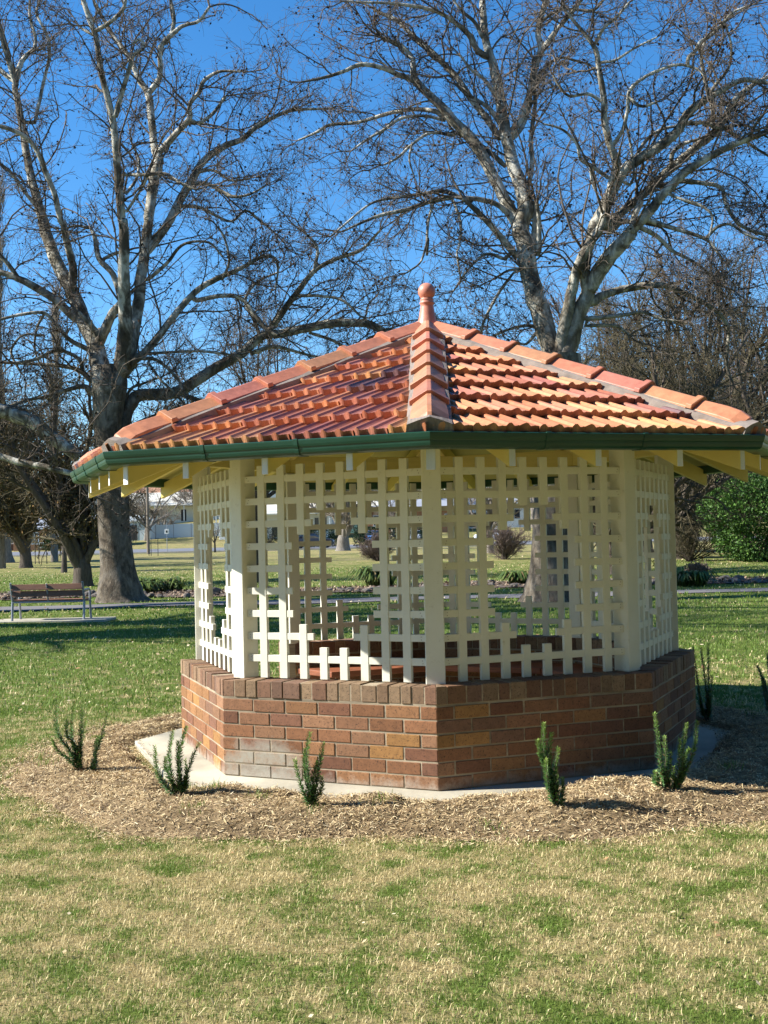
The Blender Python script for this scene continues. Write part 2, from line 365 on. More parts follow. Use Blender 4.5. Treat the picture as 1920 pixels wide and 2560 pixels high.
# roof frame
ZE, AE = 2.125, RG*C8-.03; ZA = 3.165; SLP = (ZA-ZE)/AE
def zroof(apo): return ZE+(AE-apo)*SLP        # height of the tile bed over a side
def rafter(dirv, side, r0, r1, off, width, drop, slope, depth, name='rafter'):
    m = MB(); vs = []
    for s_ in (-1, 1):
        o_ = side*(off+s_*width/2)
        for r_ in (r0, r1):
            zt = ZA-r_*slope-drop
            for z in (zt, zt-depth): q = dirv*r_+o_; vs.append((q.x, q.y, z))
    m.add(vs, [(0, 1, 3, 2), (4, 6, 7, 5), (0, 2, 6, 4), (1, 5, 7, 3), (0, 4, 5, 1), (2, 3, 7, 6)]); m.m[-1] = 1; return m.build(name, [M['beam'], M['white']], gz, bevel=.003, seg=1)  # last face, the outer end, painted white for its sky-lit look
for k in range(-180, 180, 45):
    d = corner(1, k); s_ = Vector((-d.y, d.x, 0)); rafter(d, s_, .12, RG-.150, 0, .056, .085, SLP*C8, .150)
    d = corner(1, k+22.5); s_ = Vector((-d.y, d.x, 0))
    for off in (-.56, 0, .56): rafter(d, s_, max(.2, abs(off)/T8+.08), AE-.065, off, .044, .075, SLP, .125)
ln = MB()
for k0, k1 in SIDES:
    a, b = corner(AE/C8-.03, k0), corner(AE/C8-.03, k1); ze = ZE-.022
    vs = [(a.x, a.y, ze), (b.x, b.y, ze), (0, 0, ZA-.03), (a.x, a.y, ze-.012), (b.x, b.y, ze-.012), (0, 0, ZA-.042)]
    ln.add(vs, [(0, 1, 2), (5, 4, 3), (0, 3, 4, 1)])
ln.build('roof_lining', M['lining'], gz)
# tiles
TC = [(r_*.94, g_*1.03, b_*1.15) for r_, g_, b_ in [(.55, .20, .080), (.60, .235, .095), (.49, .165, .068), (.60, .26, .11), (.52, .195, .095), (.60, .26, .09), (.44, .15, .085), (.40, .125, .06)]]
def prof(t):       # height of one interlocking tile across its width
    pts = [(0, .004), (.05, .020), (.12, .024), (.18, .012), (.24, .003), (.30, .0045), (.33, .002), (.36, .0045), (.42, .003), (.50, .014), (.57, .024), (.64, .020), (.70, .008), (.76, .002), (.80, .004), (.84, .002), (.88, .004), (.94, .002), (1, .004)]
    return pts
TW, GA = .208, .345
tile_faces = []
for fi, (k0, k1) in enumerate(SIDES):
    rt_ = random.Random(50+fi); n = corner(1, (k0+k1)/2); u = Vector((-n.y, n.x, 0)); cs = 1/math.hypot(1, SLP); up_s = Vector((-n.x*cs, -n.y*cs, SLP*cs)); nn = u.cross(up_s); nn = nn if nn.z > 0 else -nn
    base = n*AE+Vector((0, 0, ZE)); m = MB(); slen = AE/cs; nrow = int(slen/GA)+1
    for c in range(nrow):
        s0 = c*GA+.012; s1 = s0+GA+.05; half = (AE-max(s0, 0)*cs)*T8+.1; st = -half-TW*(.5 if c % 2 else 1)
        x = math.floor(st/TW)*TW+(TW/2 if c % 2 else 0)
        while x < half+TW:
            col = rt_.choice(TC); r_ = rt_.random()
            if r_ < .035: col = (.15, .075, .075)
            elif r_ < .08: col = (.36, .125, .085)
            sh_ = rt_.uniform(.88, 1.12); col = tuple(q*sh_ for q in col); dz = rt_.uniform(-.0015, .003); ds = rt_.uniform(-.006, .006)
            pr = prof(0); vs = []
            for (t, h) in pr:
                X = x+.002+t*(TW-.004); nose = .010*math.cos(t*4*PI+1.2)
                for s_, hh in ((s0+ds+nose, h+.044+dz), (s1, h-.004), (s0+ds+nose+.002, h*.55+.006+dz)):
                    q = base+u*X+up_s*s_+nn*hh; vs.append(q)
            fs = []
            for i in range(len(pr)-1):
                a, b = i*3, i*3+3; fs += [(a, b, b+1, a+1), (a+2, b+2, b, a)]
            e_ = (len(pr)-1)*3; fs += [(0, 1, 2), (e_, e_+2, e_+1)]
            m.add(vs, fs, col); x += TW
    o = m.build('tiled_roof_face', M['tile'], gz); tile_faces.append(o)
    b = bmesh.new(); b.from_mesh(o.data)
    for kk, sg in ((k0, 1), (k1, -1)):
        d = corner(1, kk); pn = Vector((-d.y, d.x, 0))*sg
        if pn.dot(n) < 0: pn = -pn
        bmesh.ops.bisect_plane(b, geom=b.verts[:]+b.edges[:]+b.faces[:], plane_co=pn*.02, plane_no=pn, clear_inner=True)
    b.to_mesh(o.data); b.free()
# hips: mortar bedding and angular caps
CAPC = [(.53, .22, .12), (.56, .24, .13), (.49, .20, .115), (.54, .23, .12), (.47, .19, .11)]
for k in range(-180, 180, 45):
    d = corner(1, k); sd = Vector((-d.y, d.x, 0)); hs = SLP*C8; r0, r1 = RG-.065, .10; ln_ = math.hypot(r0-r1, (r0-r1)*hs)
    ax = Vector((-d.x, -d.y, hs)).normalized(); nrm = sd.cross(ax); nrm = nrm if nrm.z > 0 else -nrm; o0 = d*r0+Vector((0, 0, ZA-r0*hs))
    m = MB(); rj = random.Random(k); N = 14; vs = []
    for i in range(N+1):
        s_ = ln_*i/N; w = .132+rj.uniform(-.007, .007)
        for (a, h) in ((-w, -.02), (-w+.010, .046+rj.uniform(-.005, .006)), (-.07, .070), (0, .092), (.07, .070), (w-.010, .046+rj.uniform(-.005, .006)), (w, -.02)): vs.append(o0+ax*s_+sd*a+nrm*h)
    fs = [(i*7+j, i*7+j+1, i*7+j+8, i*7+j+7) for i in range(N) for j in range(6)]; fs += [tuple(range(7)), tuple(N*7+6-j for j in range(7))]
    m.add(vs, fs); hipbed = m.build('mortar_bedding', M['bedding'], gz)
    NC = 7; cl = ln_/NC
    for c in range(NC):
        m = MB(); col = tuple(q*rj.uniform(.92, 1.1) for q in rj.choice(CAPC)); s0 = c*cl-(.0 if c else -.01); s1 = s0+cl+.03; vs = []; jz = rj.uniform(-.003, .004)
        secs = [(s0, .112, .128, 0), (s0+.003, .117, .133, 0), (s0+.045, .117, .132, 0), (s0+.048, .103, .115, 0), (s1, .095, .107, 0)]
        if c == 0: secs = [(s0+.0, .095, .030, -.014), (s0+.015, .100, .060, -.006), (s0+.05, .106, .090, 0), (s0+.12, .108, .112, 0), (s0+.22, .106, .117, 0), (s1, .096, .108, 0)]
        for (s_, w, h, dz) in secs:
            for (a, hh) in ((-w, h-.075-.012), (-w, h-.062), (-.012, h), (.012, h), (w, h-.062), (w, h-.075-.012)): vs.append(o0+ax*s_+sd*a+nrm*(hh+.012+jz+dz))
        n_ = len(secs); fs = [(i*6+j, i*6+j+1, i*6+j+7, i*6+j+6) for i in range(n_-1) for j in range(5)]; fs += [tuple(range(6)), tuple((n_-1)*6+5-j for j in range(6))]
        m.add(vs, fs, col); m.build('hip_cap', M['cap'], gz, bevel=.003, seg=1)
# finial
m = MB(); z0 = 3.504
pf = [(.30, -.435), (.29, -.41), (.235, -.385), (.17, -.355), (.12, -.320), (.092, -.285), (.078, -.25), (.068, -.21), (.060, -.165), (.053, -.125), (.050, -.105), (.058, -.098), (.060, -.090), (.054, -.082), (.050, -.074), (.056, -.066), (.050, -.058)]
pf += [(.0695*math.sin(a), -.0695*math.cos(a)) for a in [PI*(.22+.78*i/14) for i in range(14)]]+[(.002, .0695)]
m.lathe(pf, (0, 0, z0), 28, (.58, .24, .16)); m.build('finial', M['cap'], gz, smooth=True)
# gutter
GP = [(-.135, .0), (-.132, -.098), (-.128, -.103), (-.048, -.106), (-.028, -.100), (-.016, -.086), (-.011, -.068), (-.009, -.052), (-.004, -.046), (.001, -.030), (.005, -.008), (.006, .0), (.001, .005), (-.008, .004), (-.010, -.002), (-.012, -.030), (-.016, -.048), (-.03, -.088), (-.050, -.098), (-.126, -.096), (-.130, .0)]
def gut(r0, sc, a, b, infl=0.0):
    vs = []
    for P0 in (a, b):
        dirv = P0[0]; base = P0[1]
        for (x, z) in GP: q = base+dirv*((x+ (infl if x > -.1 else -infl))/P0[2]); vs.append((q.x, q.y, RGZ+z*.82+(infl if z > -.03 else -infl)))
    return vs
RGZ = 2.136
m = MB(); ng = len(GP)
for k0, k1 in SIDES:
    A, B = corner(1, k0), corner(1, k1); vs = gut(0, 1, (A, A*RG, C8), (B, B*RG, C8))
    m.add(vs, [(i, (i+1) % ng, ng+(i+1) % ng, ng+i) for i in range(ng)])
gutter = m.build('gutter', M['gutter'], gz)
for k0, k1 in SIDES:
    A, B = corner(RG, k0), corner(RG, k1); n = corner(1, (k0+k1)/2); e = (B-A).normalized()
    for t in ((.33, .62) if k0 != -90 else (.15, .45, .8)):
        c = A.lerp(B, t); m = MB(); vs = gut(0, 1, (n, c-e*.014, 1), (n, c+e*.014, 1), .0035); m.add(vs, [(i, (i+1) % ng, ng+(i+1) % ng, ng+i) for i in range(ng)]+[tuple(range(ng)), tuple(range(2*ng-1, ng-1, -1))]); m.build('gutter_joint', M['gutter'], gutter)
# concrete apron
m = MB(); m.prism([corner(2.40, k) for k in range(-180, 180, 45)], -.11, -.002); tag(m.build('concrete_apron', M['concrete'], bevel=.008), kind='structure')
# ------------------------------------------------------------------ ground sheets
def axis(a, b, steps):                      # growing steps from a to b
    out = [a]
    s_ = steps
    while out[-1] < b: out.append(out[-1]+s_); s_ *= 1.03
    return np.array(out)
ys = np.concatenate([np.arange(-14, 45, .5), 45+np.cumsum(.6*1.035**np.arange(110))]); ys = ys[ys < 900]
xp = np.concatenate([np.arange(0, 14, .5), 14+np.cumsum(.6*1.05**np.arange(80))]); xp = xp[xp < 700]; xs = np.concatenate([-xp[:0:-1], xp])
X, Y = np.meshgrid(xs, ys); V = np.stack([X.ravel(), Y.ravel(), H(X, Y).ravel()], 1)
nx = len(xs); i, j = np.meshgrid(np.arange(nx-1), np.arange(len(ys)-1)); a = (j*nx+i).ravel()
tag(mesh_np('lawn_ground', V, np.stack([a, a+1, a+nx+1, a+nx], 1), M['ground'], smooth=True), kind='structure')

def strip(name, fy0, fy1, x0, x1, mat, n=60, dz=.02, thick=None):
    xx = np.linspace(x0, x1, n); rows = 7; V = []
    for r in range(rows):
        yy = fy0(xx)+(fy1(xx)-fy0(xx))*r/(rows-1); V.append(np.stack([xx, yy, H(xx, yy)+dz], 1))
    V = np.concatenate(V); i, j = np.meshgrid(np.arange(n-1), np.arange(rows-1)); a = (j*n+i).ravel()
    return tag(mesh_np(name, V, np.stack([a, a+1, a+n+1, a+n], 1), mat, smooth=True), kind='structure')
path0 = lambda x: 19.9+.055*(x+9)+.25*np.sin(x*.12); path1 = lambda x: path0(x)+1.9
strip('footpath', path0, path1, -60, 60, M['pathc'], 120)
bed0 = lambda x: 25.2+.05*(x+9)+.5*np.sin(x*.35)+.25*np.sin(x*1.1); bed1 = lambda x: bed0(x)+4.3+.6*np.sin(x*.5+1)
strip('garden_bed_soil', bed0, bed1, -60, 60, M['soil'], 160, .03)
road0 = lambda x: 101+.0*x; road1 = lambda x: 126-.03*x
strip('road', road0, road1, -160, 160, M['road'], 160, .05)
m = MB()
for x_ in np.arange(-160, 160, 4.0): m.box((x_+2, 100.8, float(H(x_+2, 100.8))+.06), (3.98, .3, .16))
tag(m.build('road_kerb', M['concrete']), kind='structure')

# mulch ring
def r_oct(th): return 2.40*C8/np.cos(np.radians((np.asarray(th)+720) % 45-22.5))
def r_out(th):      # th: 0 at the camera side, + to the right
    return np.interp(np.abs(th), [0, 35, 90, 125, 180], [3.00, 3.32, 3.28, 2.95, 2.95])+.06*np.sin(np.radians(th)*9)+.05*np.sin(np.radians(th)*23+1)+.03*np.sin(np.radians(th)*61)+.02*np.sin(np.radians(th)*117+2)
_wr = np.random.default_rng(4); _wk = np.exp(_wr.uniform(np.log(4), np.log(55), 40)); _wa = _wr.uniform(0, 2*PI, 40); _wp = _wr.uniform(0, 2*PI, 40)
def wav(x, y):      # rough, directionless heaps
    x = np.asarray(x, float); s_ = 0.0*x
    for k_, a_, p_ in zip(_wk, _wa, _wp): s_ = s_+.013*k_**-.60*np.sin(k_*(x*math.cos(a_)+y*math.sin(a_))+p_)
    return s_
def mulch_z(x, y):
    r = np.hypot(x, y); th = np.degrees(np.arctan2(x, -y)); ro = np.interp(np.abs(th), [0, 35, 90, 125, 180], [3.00, 3.32, 3.28, 2.95, 2.95])+.06*np.sin(np.radians(th)*9)
    amp = np.interp(th, [-180, -100, -70, -30, 0, 50, 100, 180], [.045, .045, .05, .09, .095, .11, .08, .045]); ri = r_oct(th)-np.interp(th, [-180, -60, -40, 0, 25, 50, 80, 130, 180], [0, 0, .03, .08, .10, .16, .22, .22, .05])
    a = np.clip((r-ri+.06)/.26, 0, 1); b = np.clip((ro-r+.06)/.55, 0, 1); sm = lambda t: t*t*(3-2*t)
    n = wav(x, y)
    return -.064+(amp+.02+n)*sm(a)*sm(b)-.03*(1-sm(a))
nth, nr = 900, 60; th = np.linspace(-180, 180, nth, endpoint=False); V = []; 
for r_ in range(nr):
    f = r_/(nr-1); rr = 2.12+(r_out(th)+.06-2.12)*f; x = rr*np.sin(np.radians(th)); y = -rr*np.cos(np.radians(th)); V.append(np.stack([x, y, mulch_z(x, y)], 1))
V = np.concatenate(V); F = []
i, j = np.meshgrid(np.arange(nth), np.arange(nr-1)); i = i.ravel(); j = j.ravel(); i2 = (i+1) % nth
F = np.stack([j*nth+i, j*nth+i2, (j+1)*nth+i2, (j+1)*nth+i], 1)[:, ::-1]
tag(mesh_np('mulch_bed', V, F, M['mulchbed'], tint=np.tile([.33, .24, .135], (len(V), 1)), smooth=True), kind='structure')
# straw chips on it
n = 120000
th = RNG.uniform(-180, 180, n); f = RNG.uniform(0, 1, n)**.9; ro = r_out(th)+np.abs(RNG.normal(0, .10, n))*np.where(RNG.random(n) < .5, 1, .2); r = 2.12+(ro-2.12)*f
x = r*np.sin(np.radians(th)); y = -r*np.cos(np.radians(th)); z = np.maximum(np.maximum(mulch_z(x, y), H(x, y)), np.where(r < r_oct(th), .0, -1))+RNG.uniform(0, .014, n)
keep = r > r_oct(th)-np.interp(th, [-180, -60, -40, 0, 25, 50, 80, 130, 180], [0, 0, .03, .07, .09, .15, .22, .22, .05])-RNG.exponential(.022, n)+.02; n0 = n; x, y, z = x[keep], y[keep], z[keep]; n = len(x)
L = RNG.uniform(.010, .034, n)*(1+(RNG.random(n) < .06)*1.0); W = RNG.uniform(.0009, .0026, n); az = RNG.uniform(0, 2*PI, n); el = RNG.normal(0, .38, n)
d = np.stack([np.cos(az)*np.cos(el), np.sin(az)*np.cos(el), np.sin(el)], 1); s_ = np.stack([-np.sin(az), np.cos(az), RNG.normal(0, .5, n)], 1); s_ /= np.linalg.norm(s_, axis=1)[:, None]
c = np.stack([x, y, z], 1); V = np.stack([c-d*L[:, None]/2-s_*W[:, None], c+d*L[:, None]/2-s_*W[:, None], c+d*L[:, None]/2+s_*W[:, None], c-d*L[:, None]/2+s_*W[:, None]], 1).reshape(-1, 3)
pal = np.array([(.62, .48, .26), (.74, .61, .37), (.48, .35, .20), (.28, .19, .11), (.57, .43, .24), (.13, .09, .06), (.82, .71, .48)])
t = pal[RNG.choice(7, n, p=[.24, .14, .22, .14, .14, .08, .04])]*RNG.uniform(.8, 1.15, (n, 1)); t = np.repeat(t, 4, 0)
tag(mesh_np('mulch_chips', V, np.arange(4*n).reshape(-1, 4), M['chip'], tint=t), 'tan and brown straw chips loose over the mulch ring round the gazebo', 'mulch', kind='stuff')

# ------------------------------------------------------------------ grass blades
def free(x, y):
    r = np.hypot(x, y); th = np.degrees(np.arctan2(x, -y)); ok = r > r_out(th)-.05
    ok &= ~((y > path0(x)-.03) & (y < path1(x)+.03)); ok &= ~((y > bed0(x)) & (y < bed1(x)))
    ok &= ~((x > -9.55) & (x < -6.75) & (y > 14.75) & (y < 16.35))
    return ok
def blades(n, dmin, dmax, spread, hm, wm, power=1.0, tall=0.0):
    d = dmin+(dmax-dmin)*RNG.random(n)**power; lat = RNG.uniform(-1, 1, n)*(spread*d+.6)
    x = CAM[0]+lat-.03*d; y = CAM[1]+d; k = free(x, y); x, y, d = x[k], y[k], d[k]; n = len(x)
    h = hm*RNG.gamma(6, 1/6, n); w = wm*RNG.uniform(.6, 1.4, n); az = RNG.uniform(0, 2*PI, n); lean = np.abs(RNG.normal(0, .55, n))+.15
    r1 = RNG.random(n); r2 = RNG.random(n)
    b = np.stack([x, y, H(x, y)-.002], 1); dr = np.stack([np.cos(az), np.sin(az), 0*az], 1); s_ = np.stack([-np.sin(az+RNG.normal(0, .8, n)), np.cos(az), 0*az], 1)
    u = np.array([0, 0, 1.0]); m1 = b+dr*(h*.35*lean)[:, None]+u*(h*.62)[:, None]; tip = b+dr*(h*lean)[:, None]+u*(h*np.clip(1.08-.42*lean, .25, 1))[:, None]; W = s_*w[:, None]
    V = np.stack([b-W*.8, b+W*.8, m1+W*.7, tip, m1-W*.7], 1).reshape(-1, 3); k5 = np.arange(n)*5
    F = np.concatenate([np.stack([k5, k5+1, k5+2, k5+4], 1)]); F2 = np.stack([k5+4, k5+2, k5+3, k5+3], 1)
    return V, F, F2, np.repeat(np.stack([r1, r2, r1], 1), 5, 0)
def tufts(nc, per, hm, wm):
    th = RNG.uniform(-120, 110, nc); ro = r_out(th); r = 2.5+(ro-2.5)*RNG.uniform(0, 1, nc); cx = r*np.sin(np.radians(th)); cy = -r*np.cos(np.radians(th))
    x = np.repeat(cx, per)+RNG.normal(0, .045, nc*per); y = np.repeat(cy, per)+RNG.normal(0, .045, nc*per); V, F, F2, C = blades(per*nc*3, 3, 4, .1, hm, wm)
    n = min(len(x), len(V)//5); V = V[:n*5].reshape(n, 5, 3); b = V[:, :2].mean(1, keepdims=True); z = np.maximum(mulch_z(x, y), H(x, y))[:n]; V = V-b+np.stack([x[:n], y[:n], z], 1)[:, None]
    C = C[:n*5].copy(); C[:, 0] = 1.0; return V.reshape(-1, 3), F[:n], F2[:n], C
def blade_mesh(name, parts, label):
    V, Q, T, C = [], [], [], []; o = 0
    for v, f, f2, c in parts: V.append(v); Q.append(f+o); T.append(f2[:, :3]+o); C.append(c); o += len(v)
    V = np.concatenate(V); Q = np.concatenate(Q); T = np.concatenate(T); C = np.concatenate(C)
    F = np.concatenate([np.stack([Q[:, 0], Q[:, 1], Q[:, 2]], 1), np.stack([Q[:, 0], Q[:, 2], Q[:, 3]], 1), T])
    tag(mesh_np(name, V, F, M['blade'], tint=C), label, 'grass', kind='stuff')
blade_mesh('short_grass', [blades(380000, 2.9, 7.2, .85, .017, .0016, .9), blades(2600, 3.0, 6.8, .8, .05, .0014), blades(190000, 6.6, 12, .75, .022, .0026, .8), blades(170000, 11, 26, .6, .034, .0058, .8), blades(60000, 25, 60, .46, .05, .015, .9), tufts(26, 45, .035, .0022)],
    'short winter lawn of straw and green grass blades around the gazebo')
# fallen leaves scattered over the lawn
n = 2600; d = RNG.uniform(11, 75, n)**1.0; x = RNG.uniform(-1, 1, n)*.5*d; y = CAM[1]+d; k = (np.hypot(x, y) > 3.6); x, y, d = x[k], y[k], d[k]; n = len(x)
nn2 = 26; x = np.append(x, RNG.uniform(-1.6, 1.6, nn2)); y = np.append(y, RNG.uniform(-5.4, -3.3, nn2)); d = np.append(d, np.full(nn2, 4.0)); n += nn2
sz = np.where(d < 10, .012, .020+.0004*d)*RNG.uniform(.5, 1.3, n); az = RNG.uniform(0, 2*PI, n); c = np.stack([x, y, H(x, y)+.03+.004*(d < 10)*0], 1); tl = RNG.normal(0, .35, (n, 2))
e1 = np.stack([np.cos(az), np.sin(az), tl[:, 0]], 1)*sz[:, None]; e2 = np.stack([-np.sin(az), np.cos(az), tl[:, 1]], 1)*sz[:, None]*.7
V = np.stack([c-e1, c-e2*1.1, c+e1, c+e2], 1).reshape(-1, 3); t = np.array([(.50, .38, .22), (.62, .52, .34), (.33, .20, .10)])[RNG.integers(0, 3, n)]
tag(mesh_np('fallen_leaves', V, np.arange(4*n).reshape(-1, 4), M['deadleaf'], tint=np.repeat(t, 4, 0)), 'small tan fallen leaves scattered over the lawn', 'leaves', kind='stuff')
# small green weeds in the mulch
# ------------------------------------------------------------------ young shrubs
def catmull(P, n):
    P = [Vector(p) for p in P]; P = [P[0]*2-P[1]]+P+[P[-1]*2-P[-2]]; out = []; m_ = len(P)-3
    for i in range(n+1):
        t = i/n*m_; k = min(int(t), m_-1); f = t-k; a, b, c, d = P[k:k+4]
        out.append(.5*((2*b)+(c-a)*f+(2*a-5*b+4*c-d)*f*f+(3*b-a-3*c+d)*f**3))
    return out
def shrub(base_px, stems, label, dens=600, dark=1.0):
    """stems: lists of photo positions from the base up; each stem leans its own way in depth."""
    th = None; g = at_ground(*base_px)
    for _ in range(6):
        z = float(np.maximum(mulch_z(g[0], g[1]), H(g[0], g[1]))); d = ray(*base_px); g = CAM+d*((z-CAM[2])/d[2])
    root = empty('young_shrub', g, label=label, cat='shrub', group='young shrubs planted in the mulch round the gazebo')
    st = MB(); LV = []; LT = []; rs = random.Random(int(base_px[0]))
    for s_ in stems:
        y1 = rs.uniform(-.07, .07); pts = []
        for i, q in enumerate([base_px]+list(s_)):
            f = i/len(s_); p = at_y(q[0], q[1], g[1]+y1*f); pts.append(p-g)
        pts[0] = np.array([rs.uniform(-.01, .01)+ (0 if len(s_) < 4 else 0), rs.uniform(-.01, .01), -.02])
        C = catmull(pts, 14); n_ = len(C); st.tube(C, [.0045*(1-.7*i/(n_-1)) for i in range(n_)], 6)
        L = sum((C[i+1]-C[i]).length for i in range(n_-1)); nl = int(dens*L)
        for q in range(nl):
            t = (.10+.90*(q/nl)**.9)*(n_-1); i = min(int(t), n_-2); f = t-i; p = C[i].lerp(C[i+1], f); T = (C[i+1]-C[i]).normalized(); az = q*2.39996+rs.uniform(-.4, .4)
            a = T.orthogonal().normalized(); b = T.cross(a); rad = a*math.cos(az)+b*math.sin(az); d_ = (rad*rs.uniform(.8, 1.0)+T*rs.uniform(.3, .75)).normalized(); side = d_.cross(T).normalized()
            l = rs.uniform(.027, .046)*(1-.45*(q/nl)); w = l*.19; LV += [p, p+d_*l*.5+side*w, p+d_*l+T*.002, p+d_*l*.5-side*w]
            c = rs.uniform(.5, 1.35)*dark; yg = (q/nl)**3
            if rs.random() < .07*(1.4-q/nl): LT.append((.22, .15, .07)); continue
            LT.append((.105*c+.12*yg, .225*c+.12*yg, .07*c))
    st.build('stem', M['greybark'], root)
    V = np.array([tuple(v) for v in LV]); t = np.repeat(np.array(LT), 4, 0)
    mesh_np('foliage', V, np.arange(len(V)).reshape(-1, 4), M['leaf'], root, tint=t)
    return root
def cr5(*pts): return [(x/1.728, 1500+y/1.728) for x, y in pts]
def cr6(*pts): return [(960+x/1.728, 1500+y/1.728) for x, y in pts]
shrub(cr5((352, 738))[0], [cr5((300, 650), (245, 560), (248, 400)), cr5((325, 660), (308, 560), (322, 440)), cr5((340, 670), (350, 560), (356, 452)), cr5((345, 690), (352, 620), (370, 520)), cr5((300, 690), (245, 645), (224, 600)), cr5((330, 640), (288, 580), (290, 520)), cr5((400, 735), (415, 665), (440, 580), (470, 480)), cr5((402, 720), (412, 640), (425, 590))], 'largest young green shrub with splayed stems at the left end of the mulch')
shrub(cr5((778, 842))[0], [cr5((722, 810), (680, 740), (668, 632)), cr5((745, 780), (730, 670), (746, 568)), cr5((775, 760), (780, 640), (806, 547)), cr5((797, 790), (820, 710), (860, 616)), cr5((745, 790), (715, 730), (716, 680)), cr5((780, 780), (768, 680), (770, 610)), cr5((800, 810), (805, 760), (800, 690))], 'young green shrub in front of the pale concrete corner of the apron')
shrub(cr5((1350, 888))[0], [cr5((1338, 800), (1322, 690), (1338, 572)), cr5((1362, 820), (1378, 720), (1397, 620)), cr5((1320, 850), (1292, 770), (1274, 690)), cr5((1335, 820), (1315, 730), (1318, 645)), cr5((1370, 850), (1390, 810), (1388, 760)), cr5((1350, 820), (1355, 760), (1370, 700))], 'young green shrub in front of the cement patched brick wall')
shrub(cr6((748, 905))[0], [cr6((712, 780), (690, 640), (690, 532)), cr6((722, 780), (712, 680), (722, 575)), cr6((705, 740), (678, 670), (664, 605)), cr6((742, 820), (735, 740), (752, 640)), cr6((765, 870), (770, 820), (770, 768)), cr6((715, 820), (705, 760), (700, 690)), cr6((730, 850), (745, 800), (742, 730))], 'slim upright green shrub before the shaded brick wall right of the front corner')
shrub(cr6((1245, 818))[0], [cr6((1200, 745), (1186, 620), (1169, 490)), cr6((1215, 740), (1218, 680), (1210, 590)), cr6((1225, 780), (1235, 720), (1237, 655)), cr6((1180, 790), (1176, 770), (1172, 740)), cr6((1285, 770), (1290, 660), (1306, 533)), cr6((1300, 740), (1340, 640), (1352, 522)), cr6((1270, 790), (1275, 690), (1278, 600)), cr6((1255, 790), (1250, 760), (1250, 720)), cr6((1290, 760), (1298, 690), (1320, 640))], 'forked bright green shrub in the mulch at the right of the gazebo')
shrub((1768, 1795), [[(1766, 1730), (1752, 1620)], [(1772, 1730), (1770, 1610)], [(1755, 1770), (1744, 1700)], [(1775, 1770), (1780, 1690)], [(1750, 1750), (1733, 1617)]], 'dark shrub standing in the gazebo shadow behind the brick wall')
shrub((1925, 1790), [[(1915, 1720), (1893, 1665)], [(1924, 1700), (1919, 1636)], [(1912, 1740), (1906, 1700)], [(1930, 1720), (1935, 1640)]], 'dark shrub at the right edge in the gazebo shadow')
# ------------------------------------------------------------------ trees
def tubes(P, Rr, sides):
    """P (n,k,3), Rr (n,k): n tubes at once -> V, F."""
    n, k, _ = P.shape; T = np.empty_like(P); T[:, 1:-1] = P[:, 2:]-P[:, :-2]; T[:, 0] = P[:, 1]-P[:, 0]; T[:, -1] = P[:, -1]-P[:, -2]
    T /= np.linalg.norm(T, axis=2, keepdims=True)+1e-9
    ref = np.zeros((n, 1, 3)); m_ = np.abs(T[:, :, 2]).mean(1) > .8; ref[m_, :, 0] = 1; ref[~m_, :, 2] = 1
    U = np.cross(T, ref); U /= np.linalg.norm(U, axis=2, keepdims=True)+1e-9; W = np.cross(T, U)
    a = np.arange(sides)*2*PI/sides; V = P[:, :, None]+(U[:, :, None]*np.cos(a)[None, None, :, None]+W[:, :, None]*np.sin(a)[None, None, :, None])*Rr[:, :, None, None]
    V = V.reshape(-1, 3); b = (np.arange(n)[:, None, None]*k+np.arange(k-1)[None, :, None])*sides; j = np.arange(sides)[None, None, :]; j2 = (j+1) % sides
    F = np.stack([b+j, b+j2, b+sides+j2, b+sides+j], -1).reshape(-1, 4); return V, F
def grow(P0, D0, L, R0, k, wob, upb, rng, taper=.35, curl=0.0):
    n = len(P0); P = np.empty((n, k+1, 3)); P[:, 0] = P0; D = D0.copy(); st = (L/k)[:, None]; bend = rng.normal(0, 1, (n, 3))*curl
    for i in range(k):
        D = D+rng.normal(0, wob, (n, 3))+bend+np.array([0, 0, upb]); D /= np.linalg.norm(D, axis=1, keepdims=True); P[:, i+1] = P[:, i]+D*st
    Rr = R0[:, None]*(1-(1-taper)*np.linspace(0, 1, k+1))[None]; return P, Rr
def spawn(P, Rr, cnt, rng, t0=.15, ang=(.6, 1.25), fwd=1.0):
    """cnt children per tube at random places; returns start, direction, parent radius there."""
    n, k1, _ = P.shape; idx = np.repeat(np.arange(n), cnt); m_ = len(idx); t = (t0+(1-t0)*rng.random(m_))*(k1-1); i = np.minimum(t.astype(int), k1-2); f = (t-i)[:, None]
    p = P[idx, i]*(1-f)+P[idx, i+1]*f; T = P[idx, i+1]-P[idx, i]; T /= np.linalg.norm(T, axis=1, keepdims=True)+1e-9
    q = rng.normal(0, 1, (m_, 3)); q -= T*(q*T).sum(1, keepdims=True); q /= np.linalg.norm(q, axis=1, keepdims=True); a = rng.uniform(*ang, m_)[:, None]
    return p, T*np.cos(a)*fwd+q*np.sin(a), Rr[idx, i]*(1-f[:, 0])+Rr[idx, i+1]*f[:, 0]
def merge(parts):
    V, F, o = [], [], 0
    for v, f in parts: V.append(v); F.append(f+o); o += len(v)
    return np.concatenate(V), np.concatenate(F)
